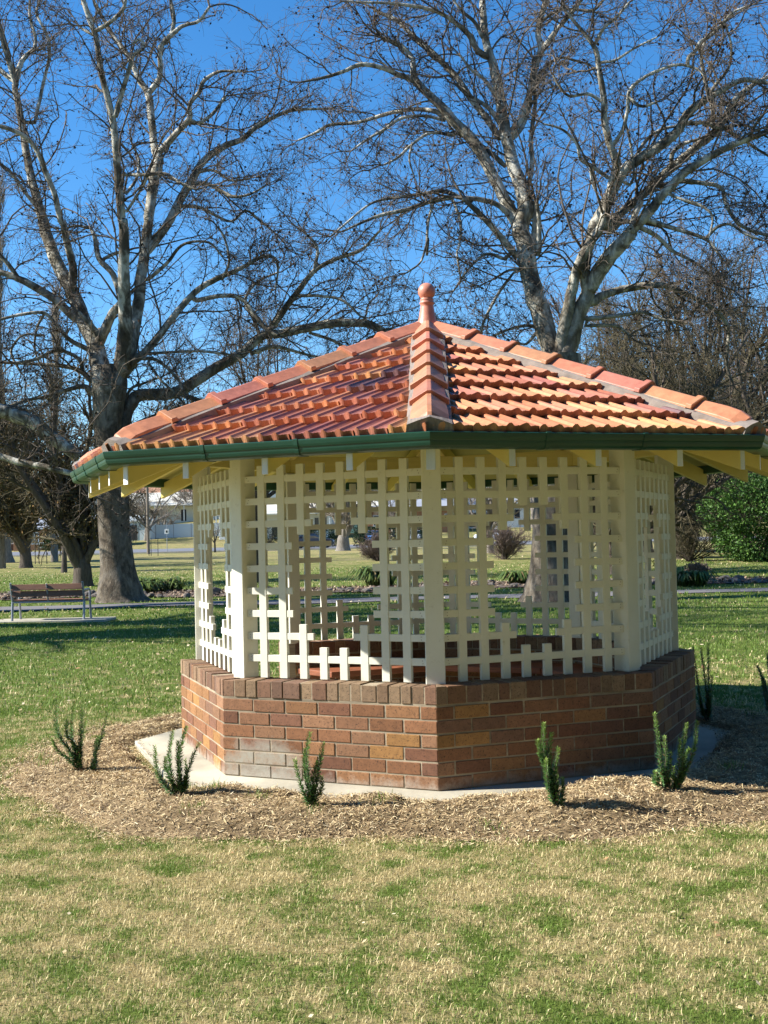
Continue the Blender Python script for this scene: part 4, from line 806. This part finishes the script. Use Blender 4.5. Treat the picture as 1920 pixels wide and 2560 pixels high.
def leafy(name, base, rx, ry, h, n, size, pal, label, cat, mat='hedge', seed=1, z0=.15, lumps=9, boxy=False, stem=True, yaw=0):
    rng = np.random.default_rng(seed); b = np.array([base[0], base[1], float(H(base[0], base[1]))]); root = empty(name, b, yaw, label=label, cat=cat)
    d = rng.normal(0, 1, (n, 3)); d /= np.linalg.norm(d, axis=1, keepdims=True); rr = rng.uniform(.45, 1, n)**.45
    lc = rng.normal(0, 1, (lumps, 3)); lc /= np.linalg.norm(lc, axis=1, keepdims=True); bumpv = 1+.22*(np.max(d@lc.T, axis=1)-.75)/.25*np.where(boxy, .15, 1.0)
    if boxy:
        q = np.abs(d).max(axis=1, keepdims=True); d = d/q*.98; bumpv = bumpv*0+1+rng.normal(0, .02, n)
    c = d*(rr*bumpv)[:, None]*np.array([rx, ry, h/2*.96]); c[:, 2] += h/2+.02; c[:, 2] = np.maximum(c[:, 2], z0*rng.random(n)+.03)
    e = d+rng.normal(0, .8, (n, 3)); e[:, 2] += .3; e /= np.linalg.norm(e, axis=1, keepdims=True); s_ = np.cross(e, rng.normal(0, 1, (n, 3))); s_ /= np.linalg.norm(s_, axis=1, keepdims=True); z = size*rng.uniform(.6, 1.3, (n, 1))
    V = np.stack([c-e*z*.5, c+s_*z*.33, c+e*z*.5, c-s_*z*.33], 1).reshape(-1, 3); t = np.repeat(np.array(pal)[rng.integers(0, len(pal), n)]*rng.uniform(.75, 1.2, (n, 1)), 4, 0)
    mesh_np('foliage', V, np.arange(4*n).reshape(-1, 4), M[mat], root, tint=t)
    m_ = 14; az = rng.uniform(0, 2*PI, m_); D = np.stack([np.cos(az)*rx/h, np.sin(az)*ry/h, 0*az+.9], 1); D /= np.linalg.norm(D, axis=1, keepdims=True); A, Ra = grow(np.array([[0, 0, -.05]])+rng.normal(0, .06, (m_, 3))*[1, 1, 0]*rx, D, np.full(m_, h*.75), np.full(m_, .02+h*.008), 7, .12, .05, rng, .3)
    V, F = tubes(A, Ra, 5); mesh_np('stem', V, F, M['darkbark'], root); return root
GR = [(.05, .12, .022), (.085, .18, .03), (.13, .24, .05), (.035, .08, .02)]
g = at_ground(1850, 1408); leafy('camellia_bush', (g[0]+1.15, g[1]+1.4), 2.55, 2.1, 4.1, 24000, .13, GR, 'glossy green leafy bush on the lawn at the right', 'bush', seed=3, lumps=14)
def twiggy(px, py, w, h, seed, label, mt='pinktwig', y=None):
    rng = np.random.default_rng(seed); b = at_ground(px, py); root = empty('twiggy_bush', b, label=label, cat='bush'); m_ = 60; az = rng.uniform(0, 2*PI, m_); tl = rng.uniform(0, 1.15, m_); D = np.stack([np.cos(az)*np.sin(tl), np.sin(az)*np.sin(tl), np.cos(tl)], 1)
    L = np.minimum(h/np.maximum(np.cos(tl), .01), w/2/np.maximum(np.sin(tl), .01))*rng.uniform(.7, 1, m_); L = np.minimum(L, math.hypot(h, w/2)*.95)
    A, Ra = grow(np.zeros((m_, 3))+rng.normal(0, .08, (m_, 3))*[1, 1, 0], D, L, np.full(m_, .022), 6, .08, .01, rng, .4); p, d, r = spawn(A, Ra, 16, rng, .2, (.3, .9)); n = len(p); B, Rb = grow(p, d, rng.uniform(.15, .5, n)*h*.6, np.full(n, .010), 4, .15, 0, rng, .5)
    p, d, r = spawn(B, Rb, 5, rng, .2, (.3, .9)); n = len(p); C, Rc = grow(p, d, rng.uniform(.1, .25, n)*h*.6, np.full(n, .008), 2, .15, 0, rng, .5)
    B[:, :, 2] = np.maximum(B[:, :, 2], .02); C[:, :, 2] = np.maximum(C[:, :, 2], .02)
    V, F = tubes(A, Ra, 4); mesh_np('stem', V, F, M['darkbark'], root); V, F = merge([tubes(B, Rb, 3), tubes(C, Rc, 3)]); mesh_np('crown', V, F, M[mt], root)
twiggy(1262, 1399, 3.0, 1.8, 81, 'wide twiggy bare bush on the far lawn seen through the right lattice')
twiggy(945, 1402, 2.2, 1.5, 82, 'pinkish twiggy bare bush seen through the left lattice near the front post')
twiggy(1745, 1441, .9, .45, 83, 'tiny bare bush on the lawn right of the gazebo'); twiggy(1725, 1404, 5, 2.0, 84, 'low brown twiggy thicket left of the green bush', 'tangle')
# clumps of strappy leaves in the bed
def clump(px, py, w, h, seed, label):
    rng = np.random.default_rng(seed); b = at_ground(px, py); root = empty('leafy_clump', b, label=label, cat='plant'); n = 260; az = rng.uniform(0, 2*PI, n); l = h*rng.uniform(.7, 1.5, n); ro = rng.uniform(0, 1, n)**.5*w*.42; a2 = rng.uniform(0, 2*PI, n)
    c = np.stack([np.cos(a2)*ro, np.sin(a2)*ro*.6, 0*ro], 1); o = np.stack([np.cos(az), np.sin(az), 0*az], 1); s_ = np.stack([-np.sin(az), np.cos(az), 0*az], 1)*.035; z = np.array([0, 0, 1.0])
    p = [c, c+o*(l*.25)[:, None]+z*(l*.55)[:, None], c+o*(l*.6)[:, None]+z*(l*.62)[:, None], c+o*(l*.9)[:, None]+z*(l*.30)[:, None]]
    V = np.stack([p[0]-s_*.6, p[0]+s_*.6, p[1]-s_, p[1]+s_, p[2]-s_*.9, p[2]+s_*.9, p[3]-s_*.1, p[3]+s_*.1], 1).reshape(-1, 3); k = np.arange(n)[:, None]*8
    F = np.concatenate([k+np.array([[0, 1, 3, 2]]), k+np.array([[2, 3, 5, 4]]), k+np.array([[4, 5, 7, 6]])]); pal = np.array([(.07, .12, .03), (.12, .17, .04), (.05, .08, .02), (.25, .19, .08)]); t = np.repeat(pal[rng.choice(4, n, p=[.35, .3, .25, .1])], 8, 0)
    mesh_np('foliage', V, F, M['hedge'], root, tint=t)
clump(380, 1482, 2.4, .55, 91, 'green strappy leaved clump right of the large plane trunk'); clump(352, 1486, 1.0, .45, 92, 'smaller strappy clump touching the large plane roots')
clump(950, 1468, 1.0, .75, 93, 'yellow green clump seen through the lattice left of the front post'); clump(1300, 1462, .7, .5, 94, 'dark green clump seen through the right lattice')
clump(1730, 1466, 1.0, .5, 95, 'low green clump in the bed right of the gazebo')
# stones of the bed
def rock_mesh(seed):
    rr = random.Random(seed); b = bmesh.new(); bmesh.ops.create_icosphere(b, subdivisions=2, radius=1); pl = [(Vector((rr.gauss(0, 1), rr.gauss(0, 1), rr.gauss(0, 1))).normalized(), rr.uniform(.55, .85)) for _ in range(9)]
    for v in b.verts:
        for n_, d in pl:
            q = v.co.dot(n_)
            if q > d: v.co -= n_*(q-d)
        v.co += Vector((rr.gauss(0, .03), rr.gauss(0, .03), rr.gauss(0, .03)))
    me = bpy.data.meshes.new('rock'); b.to_mesh(me); b.free(); me.materials.append(M['rock']); a = me.color_attributes.new('tint', 'FLOAT_COLOR', 'POINT'); g_ = rr.uniform(.07, .20)
    a.data.foreach_set('color', np.tile([g_*1.08, g_*.96, g_*.86, 1], len(me.vertices)).astype(np.float32)); return me
RM = [rock_mesh(s_) for s_ in range(8)]; rr = random.Random(77); rk = 0
for i in range(280):
    x = rr.uniform(-14, 13); y = float(bed0(np.array(x)))+rr.uniform(.1, 4.0)*(rr.random() if i % 3 else 1); o = bpy.data.objects.new('rock', RM[i % 8]); COL.objects.link(o); s_ = rr.uniform(.05, .15)*(1.6 if rr.random() < .08 else 1)
    o.scale = (s_*rr.uniform(1, 1.7), s_, s_*rr.uniform(.45, .8)); o.location = (x, y, float(H(x, y))+.03+s_*.2); o.rotation_euler = (rr.uniform(-.2, .2), rr.uniform(-.2, .2), rr.uniform(0, 6))
    tag(o, 'grey brown stone among the stones of the garden bed beyond the footpath', 'stone', 'stones in the garden bed')
n = 9000; x = RNG.uniform(-16, 14, n); y = bed0(x)+RNG.random(n)*(bed1(x)-bed0(x)); sz = RNG.uniform(.02, .055, n); az = RNG.uniform(0, 2*PI, n); c = np.stack([x, y, H(x, y)+.04+RNG.uniform(0, .05, n)], 1); tl = RNG.normal(0, .5, (n, 2))
e1 = np.stack([np.cos(az), np.sin(az), tl[:, 0]], 1)*sz[:, None]; e2 = np.stack([-np.sin(az), np.cos(az), tl[:, 1]], 1)*sz[:, None]*.6; t = np.array([(.30, .21, .14), (.42, .33, .24), (.16, .11, .08), (.09, .065, .05)])[RNG.integers(0, 4, n)]
tag(mesh_np('leaf_litter', np.stack([c-e1, c-e2, c+e1, c+e2], 1).reshape(-1, 3), np.arange(4*n).reshape(-1, 4), M['deadleaf'], tint=np.repeat(t, 4, 0)), 'brown leaf litter and bark among the stones of the garden bed', 'leaf litter', kind='stuff')
# ------------------------------------------------------------------ bench
g = np.array([-8.15, 15.55, 0]); g[2] = float(H(g[0], g[1]))
m = MB(); m.prism([(-9.4, 15.05, 0), (-6.9, 15.12, 0), (-6.9, 16.05, 0), (-9.4, 16.0, 0)], g[2]-.06, g[2]+.035); tag(m.build('bench_slab', M['concrete'], bevel=.01), kind='structure')
be = empty('park_bench', (g[0], g[1], g[2]+.035), R(1.5), label='park bench with brown slats and grey metal legs on its own concrete slab', cat='bench')
for z, yy in ((.705, -.34), (.565, -.30)):
    m = MB(); m.box((0, yy, z), (1.50, .028, .125), 0, M=Matrix.Rotation(R(-12), 3, 'X')); m.build('backrest', M['slat'], be, bevel=.006)
m = MB()
for q in range(4): m.box((0, -.22+q*.115, .42), (1.50, .10, .028))
m.build('seat', M['slat'], be, bevel=.005)
for sx in (-.76, .76):
    m = MB(); m.tube([(sx, -.30, 0), (sx, -.25, .40), (sx, -.375, .80)], [.026, .026, .022], 10); m.build('leg', M['steel'], be)
    m = MB(); m.tube([(sx, .26, 0), (sx, .20, .42), (sx, .20, .60), (sx, .10, .63), (sx, -.31, .62)], [.024, .024, .022, .022, .022], 10); m.build('leg', M['steel'], be)
m = MB(); m.tube([(-.76, -.26, .385), (.76, -.26, .385)], .018, 8); m.tube([(-.76, .18, .385), (.76, .18, .385)], .018, 8); m.tube([(0, -.25, .38), (0, -.37, .77)], .018, 8); m.build('frame', M['steel'], be)
# ------------------------------------------------------------------ street
def pole(px, py, h, r, mat, name, label, cat):
    b = at_ground(px, py); root = empty(name, b, label=label, cat=cat); m = MB(); m.tube([(0, 0, -.2), (0, 0, h)], [r, r*.75], 12); m.build('post', M[mat], root, smooth=False); return root, b
rt0, b = pole(371, 1385, 9.5, .15, 'timber', 'power_pole', 'brown wooden power pole on the road verge', 'pole'); m = MB(); m.box((0, 0, 9.0), (2.2, .1, .12)); m.build('crossarm', M['timber'], rt0)
rt0, b = pole(418, 1383, 2.9, .035, 'steel', 'road_sign', 'small square road sign on a thin grey post at the verge', 'sign'); m = MB(); m.box((0, -.05, 2.05), (.40, .02, .45)); m.build('sign_plate', M['white'], rt0, bevel=.01); m = MB(); m.box((0, -.065, 2.05), (.16, .004, .2)); m.build('symbol', M['dark'], rt0)
for px, n_, lab in ((101, 3, 'dark stake guard round a sapling spot left of the multi stemmed tree'), (382, 3, 'dark stake guard beside the power pole')):
    b = at_ground(px, 1410 if px < 200 else 1390); root = empty('tree_guard', b, label=lab, cat='tree guard')
    for q in range(3): m = MB(); a = q*2.1; m.tube([(math.cos(a)*.45, math.sin(a)*.45, -.1), (math.cos(a)*.45, math.sin(a)*.45, 1.5)], .03, 6); m.build('stake', M['dark'], root)
    m = MB()
    for z in (.5, 1.3): m.tube([(math.cos(a)*.45, math.sin(a)*.45, z) for a in (0, 2.1, 4.2, 6.283)], .012, 5)
    m.build('rail', M['dark'], root)
def house(name, x, y, w, d, h, rh, wall_m, roof_m, label, wins=4, yaw=0.0, door=True, over=.5, trim='white', z=None, cat='house', hip=True, veranda=False, base=0.0):
    b = (x, y, float(H(x, y)) if z is None else z); root = empty(name, b, yaw, label=label, cat=cat)
    m = MB(); m.box((0, 0, h/2-.6), (w, d, h+1.2)); m.build('wall', M[wall_m], root, bevel=.03)
    m = MB(); W, D_ = w/2+over, d/2+over; rx = W-D_ if hip else W; vs = [(-W, -D_, h), (W, -D_, h), (W, D_, h), (-W, D_, h), (-max(rx, .01), 0, h+rh), (max(rx, .01), 0, h+rh), (-W, -D_, h-.18), (W, -D_, h-.18), (W, D_, h-.18), (-W, D_, h-.18)]
    m.add(vs, [(0, 1, 5, 4), (1, 2, 5), (2, 3, 4, 5), (3, 0, 4), (9, 8, 7, 6), (0, 6, 7, 1), (1, 7, 8, 2), (2, 8, 9, 3), (3, 9, 6, 0)]); roof = m.build('roof', M[roof_m], root)
    m = MB(); m.box((0, -D_-.06, h-.08), (2*W+.1, .12, .16)); m.build('gutter', M[trim], roof)
    slots = wins+(1 if door else 0); 
    for i in range(slots):
        cx = -w/2+w*(i+.5)/slots
        if door and i == slots//2:
            m = MB(); m.box((cx, -d/2-.02, 1.03), (.95, .08, 2.06)); m.build('door', M['dark'], root, bevel=.01); continue
        ww = min(1.7, w/slots*.6); m = MB()
        for (px_, pz, sx, sz) in ((cx-ww/2, h*.52, .09, 1.4), (cx+ww/2, h*.52, .09, 1.4), (cx, h*.52+.7, ww+.09, .09), (cx, h*.52-.7, ww+.16, .1), (cx, h*.52, .06, 1.4)): m.box((px_, -d/2-.03, pz), (sx, .09, sz))
        wn = m.build('window', M[trim], root); m = MB(); m.box((cx, -d/2-.012, h*.52), (ww-.02, .02, 1.36)); m.build('pane', M['glass'], wn)
    if veranda:
        m = MB(); m.add([(-w/2, -d/2-2.6, h-.35), (w/2, -d/2-2.6, h-.35), (w/2, -d/2, h-.05), (-w/2, -d/2, h-.05), (-w/2, -d/2-2.6, h-.5), (w/2, -d/2-2.6, h-.5), (w/2, -d/2, h-.2), (-w/2, -d/2, h-.2)], [(0, 1, 2, 3), (7, 6, 5, 4), (0, 4, 5, 1), (1, 5, 6, 2), (0, 3, 7, 4)]); m.build('veranda_roof', M['rooflight'], root)
        for i in range(6): m = MB(); m.box((-w/2+.1+i*(w-.2)/5, -d/2-2.5, (h-.5)/2), (.14, .14, h-.5)); m.build('veranda_post', M['white'], root)
    return root
def hs(px, y, dz=0): p = at_y(px, 1330, y); return p[0], y
x, y = hs(140, 136); house('brick_house', x, y, 8.5, 7, 2.6, 2.0, 'brickfar', 'roofgrey', 'orange brick house with grey roof and white windows behind the road on the left', 4, R(3), veranda=False)
x, y = hs(8, 138); house('brick_house', x, y, 7, 8, 2.9, 1.9, 'brickdark', 'roofgrey', 'darker brown brick house at the left end of the road', 3, R(2))
x, y = hs(247, 141); house('garage', x, y, 4.2, 6, 2.8, 1.4, 'dark', 'roofgrey', 'dark walled garage beside the orange brick house', 1, 0, door=False, cat='garage')
def airc(x, y): root = empty('air_conditioner', (x, y, float(H(x, y))+.3), label='white air conditioner box on the wall of the orange brick house', cat='air conditioner'); m = MB(); m.box((0, 0, .35), (.9, .35, .7)); m.build('case', M['white'], root, bevel=.02); m = MB(); m.lathe([(.26, 0), (.26, .03), (.02, .05)], (0, 0, 0), 16); o = m.build('fan_grille', M['dark'], root); o.rotation_euler = (R(90), 0, 0); o.location = (-.1, -.18, .35)
x, y = hs(107, 131.8); airc(x, y)
x, y = hs(126, 130); leafy('ball_hedge', (x, y), 1.05, .95, 1.7, 2600, .13, [(.02, .05, .016), (.035, .075, .02), (.03, .06, .02)], 'dark rounded hedge ball before the orange brick house', 'hedge', seed=5)
gs = at_ground(345, 1352)
sh = house('garden_shed', gs[0]-.6, gs[1]+2, 4.6, 3.2, 2.7, .8, 'blueish', 'blueish', 'pale blue metal garden shed at the top of the verge', 0, R(-3), door=True, over=.12, cat='shed')
def fence(x0, y0, x1, y1, h, mat, label, n=10):
    root = empty('metal_fence', (x0, y0, float(H(x0, y0))), label=label, cat='fence'); o0 = Vector((x0, y0, float(H(x0, y0)))); m = MB(); mp = []
    for i in range(n):
        f0, f1 = i/n, (i+1)/n; xa, ya, xb, yb = x0+(x1-x0)*f0, y0+(y1-y0)*f0, x0+(x1-x0)*f1, y0+(y1-y0)*f1; za = float(H(xa, ya)); e = Vector((xb-xa, yb-ya, 0)); c = Vector(((xa+xb)/2, (ya+yb)/2, float(H((xa+xb)/2, (ya+yb)/2))))-o0
        m.box((c.x, c.y, c.z+h/2-.1), (e.length-.06, .06, h+.2), math.atan2(e.y, e.x)); mp.append((xa, ya, za))
    m.build('sheet_panel', M[mat], root)
    for (xa, ya, za) in mp: m2 = MB(); m2.box((xa-o0.x, ya-o0.y, za-o0.z+h/2), (.1, .1, h+.1)); m2.build('post', M['steel'], root)
fence(gs[0]+1.9, gs[1]+2.5, gs[0]+26, gs[1]+7, 1.9, 'blueish', 'pale blue sheet metal fence climbing to the right of the shed', 10)
x, y = hs(440, 205); house('long_house', x, y, 26, 10, 3.2, 2.2, 'rooflight', 'rooflight', 'long pale roofed house on the hill above the metal fence', 5, R(4), veranda=True)
x, y = hs(420, 262); house('hill_house', x, y, 22, 11, 3.6, 2.6, 'white', 'rooforange', 'orange roofed house higher on the hill left of the gazebo', 5, 0)
x, y = hs(470, 330); house('hill_house', x, y, 22, 12, 4.0, 2.5, 'white', 'roofgrey', 'grey roofed white house highest on the hill', 5, 0)
x, y = hs(700, 150); house('white_house', x, y, 15, 9, 3.4, 1.6, 'white', 'rooflight', 'white house with pale roof seen through the left lattice', 4, 0, veranda=True)
x, y = hs(800, 240); house('hill_house', x, y, 26, 10, 4.5, 2.4, 'white', 'roofgrey', 'broad white house with grey roof on the hill behind the lattice', 6, 0)
x, y = hs(905, 158); house('teal_shed', x, y, 7, 5, 3.6, 1.1, 'teal', 'rooflight', 'teal walled shed seen beside the vase shaped tree', 2, 0, cat='shed')
x, y = hs(1040, 156); house('brick_house', x, y, 13, 9, 3.0, 2.0, 'brickfar', 'roofgrey', 'red brick house behind the front post of the gazebo', 3, 0)
x, y = hs(1180, 165); house('white_house', x, y, 15, 8, 3.3, 1.9, 'white', 'roofgrey', 'white house with grey roof seen through the right lattice', 4, 0)
x, y = hs(1240, 270); house('hill_house', x, y, 24, 12, 4.5, 2.6, 'rooflight', 'rooforange', 'cream house with orange roof on the hill seen through the right lattice', 5, 0)
x, y = hs(180, 250); house('hill_house', x, y, 22, 12, 4.5, 2.6, 'white', 'rooforange', 'white house with orange roof behind the grey roofed brick house', 5, 0)
gh = at_ground(870, 1368)
leafy('clipped_hedge', (gh[0]-4.4, gh[1]+2.5), 3.2, .8, 2.1, 5000, .16, [(.015, .035, .012), (.03, .06, .02), (.02, .045, .014)], 'dark clipped hedge left of the vase shaped tree', 'hedge', seed=8, boxy=True)
leafy('clipped_hedge', (gh[0]+4.6, gh[1]+2.5), 4.2, .8, 2.1, 6500, .16, [(.015, .035, .012), (.03, .06, .02), (.02, .045, .014)], 'long dark clipped hedge right of the vase shaped tree', 'hedge', seed=9, boxy=True)
x, y = hs(672, 131); leafy('round_bush', (x, y), 1.6, 1.4, 2.6, 3000, .14, [(.05, .06, .03), (.09, .07, .04), (.03, .05, .02)], 'olive round bush before the white house', 'bush', seed=10)
x, y = hs(785, 131); leafy('round_bush', (x, y), 1.2, 1.2, 2.2, 2400, .14, [(.09, .06, .035), (.06, .07, .03)], 'reddish brown round bush before the white house', 'bush', seed=11)
# cars
def car(x, y, yaw, col, label, estate=True):
    z = float(H(x, y))+.05; root = empty('parked_car', (x, y, z), yaw, label=label, cat='car', group='cars parked along the far road'); paint = simple('car_paint_'+label.split()[0], col, .3, .04, 2, spec=.6)
    sec = [(-2.15, .45, .80, .78), (-2.1, .30, .92, .86), (-1.6, .22, .98, .88), (0, .2, 1.0, .90), (1.3, .22, .96, .88), (2.0, .28, .84, .84), (2.18, .42, .68, .74)]
    def loft(sec, tops): 
        vs = []; fs = []
        for (x_, zb, zt, hw) in sec: vs += [(x_, -hw, zb), (x_, -hw*1.0, zb+(zt-zb)*.55), (x_, -hw*.93, zt), (x_, hw*.93, zt), (x_, hw, zb+(zt-zb)*.55), (x_, hw, zb)]
        for i in range(len(sec)-1):
            for j in range(6): k = (j+1) % 6; fs.append((i*6+j, i*6+k, i*6+6+k, i*6+6+j))
        fs += [tuple(range(6)), tuple((len(sec)-1)*6+5-j for j in range(6))]; return vs, fs
    m = MB(); vs, fs = loft(sec, 0); m.add(vs, fs); cab = [(-2.0 if estate else -1.6, .9, .98, .80), (-1.75 if estate else -1.0, .9, 1.42, .68), (.2, .9, 1.46, .68), (1.15, .9, .99, .80)]
    body = m.build('body', paint, root, bevel=.03); m = MB(); vs, fs = loft(cab, 0); m.add([(a*1.0, b*.985, c*.995) for a, b, c in vs], fs); m.build('cabin_glass', M['glass'], root, bevel=.03)
    m = MB(); m.prism([(-1.75 if estate else -1.0, -.66, 0), (.22, -.66, 0), (.22, .66, 0), (-1.75 if estate else -1.0, .66, 0)], 1.425, 1.475); m.build('roof', paint, root, bevel=.02)
    for sx in (-1.35, 1.35):
        for sy in (-1, 1):
            m = MB(); m.lathe([(.20, -.1), (.31, -.1), (.33, -.06), (.33, .06), (.31, .1), (.20, .1)], (0, 0, 0), 20); w = m.build('wheel', M['dark'], root); w.rotation_euler = (R(90), 0, 0); w.location = (sx, sy*.80, .33)
            m = MB(); m.lathe([(.02, -.11), (.19, -.105), (.20, .105), (.02, .11)], (0, 0, 0), 16); m.build('rim', M['steel'], w)
    for sy in (-1, 1): m = MB(); m.box((2.1, sy*.6, .66), (.12, .32, .14)); m.build('headlight', M['white'], root, bevel=.02); m = MB(); m.box((-2.12, sy*.66, .75), (.1, .22, .22)); m.build('tail_light', simple('red_lens', (.5, .02, .02), .3), root, bevel=.02)
def onroad(px, y): p = at_y(px, 1350, y); return p[0], y
x, y = onroad(1048, 127.5); car(x, y, R(4), (.78, .79, .80), 'white parked car seen left of the front post')
x, y = onroad(1232, 126.0); car(x, y, R(178), (.74, .76, .76), 'pale parked car beyond the twiggy bush in the right lattice')
x, y = onroad(938, 129); car(x, y, R(82), (.10, .22, .50), 'blue parked car with its tail to the park at the end of the hedge')
x, y = onroad(782, 108.0); car(x, y, R(0), (.03, .03, .035), 'dark car on the road under the white house', False)
# far bare woodland on the slope, each tree its own
rf = random.Random(5); FT = 'bare trees on the far slope'; protos = []
for q in range(3):
    t = bare_tree('far_tree', 0, 0, 11+q, 6.5, .28, 200+q, 'x', 'greybark', ('twigpale', 'pinktwig', 'tangle')[q], base=(-70+q*9, 175), n1=8, n2=9, n3=8, n4=3, fork=.2, thin=3.4, tilt=.9, group=FT); protos.append(t)
spots = []
for i in range(64):
    for _ in range(50):
        y = rf.choice([rf.uniform(140, 200), rf.uniform(200, 330)]); px = rf.uniform(-250, 2200); x = (px-960)/FPX*(y+9)
        if all((x-a)**2+(y-b)**2 > 60 for a, b in spots): break
    spots.append((x, y))
spots.sort()
for i, (x, y) in enumerate(spots):
    o = protos[i] if i < 3 else copy_tree(protos[i % 3]); o.location = (x, y, float(H(x, y))); o.rotation_euler[2] = rf.uniform(0, 6); s_ = rf.uniform(.75, 1.25); o.scale = (s_, s_, s_*rf.uniform(.85, 1.1))
    o['label'] = 'bare tree in the woodland on the slope far behind the houses'
# unseen evergreens added behind and beside the view to cut sky fill
for i, (x, y, h, w_) in enumerate([(-9.5, -17.5, 15, 4.4), (-1.5, -17.8, 16, 4.4), (6.0, -16.8, 15, 4.4), (13.5, -12.5, 14, 4.2), (17.5, -3.0, 12, 3.8), (18.5, 6.0, 12, 3.8)]):
    leafy('sky_blocker_tree', (x, y), w_, w_, h, 14000, .55, [(.02, .04, .014), (.03, .055, .018)], 'unseen evergreen tree added to block sky light, '+('behind the viewer, far left', 'behind the viewer, tallest of the row', 'behind the viewer, right of the tallest', 'behind the viewer, at the right end of the row', 'right of the view, level with the front of the gazebo', 'right of the view, beyond the gazebo')[i], 'tree', seed=20+i)
# ------------------------------------------------------------------ light
SAZ, SEL = R(-96), R(37)
w = bpy.data.worlds.new('World'); S.world = w; w.use_nodes = True; nt = w.node_tree; bg = nt.nodes['Background']
sk = nt.nodes.new('ShaderNodeTexSky'); sk.sky_type = 'NISHITA'; sk.sun_disc = False; sk.sun_elevation = SEL; sk.sun_rotation = SAZ; sk.altitude = 800; sk.air_density = 1.1; sk.dust_density = 0.0; sk.ozone_density = 5.0
hv = nt.nodes.new('ShaderNodeHueSaturation'); hv.inputs['Saturation'].default_value = 1.24; nt.links.new(sk.outputs[0], hv.inputs['Color'])
nt.links.new(hv.outputs[0], bg.inputs[0]); bg.inputs[1].default_value = .097
sl = bpy.data.lights.new('sun', 'SUN'); sl.energy = 5.0; sl.angle = R(.5); sl.color = (1, .95, .86); so = bpy.data.objects.new('sun', sl); COL.objects.link(so)
sd = Vector((math.sin(SAZ)*math.cos(SEL), math.cos(SAZ)*math.cos(SEL), math.sin(SEL))); so.rotation_euler = sd.to_track_quat('Z', 'Y').to_euler()
S.view_settings.view_transform = 'Standard'; S.view_settings.look = 'None'; S.view_settings.exposure = 1.1; S.view_settings.gamma = 1
S.cycles.use_denoising = True; S.cycles.max_bounces = 5; S.cycles.diffuse_bounces = 3; S.cycles.transparent_max_bounces = 8
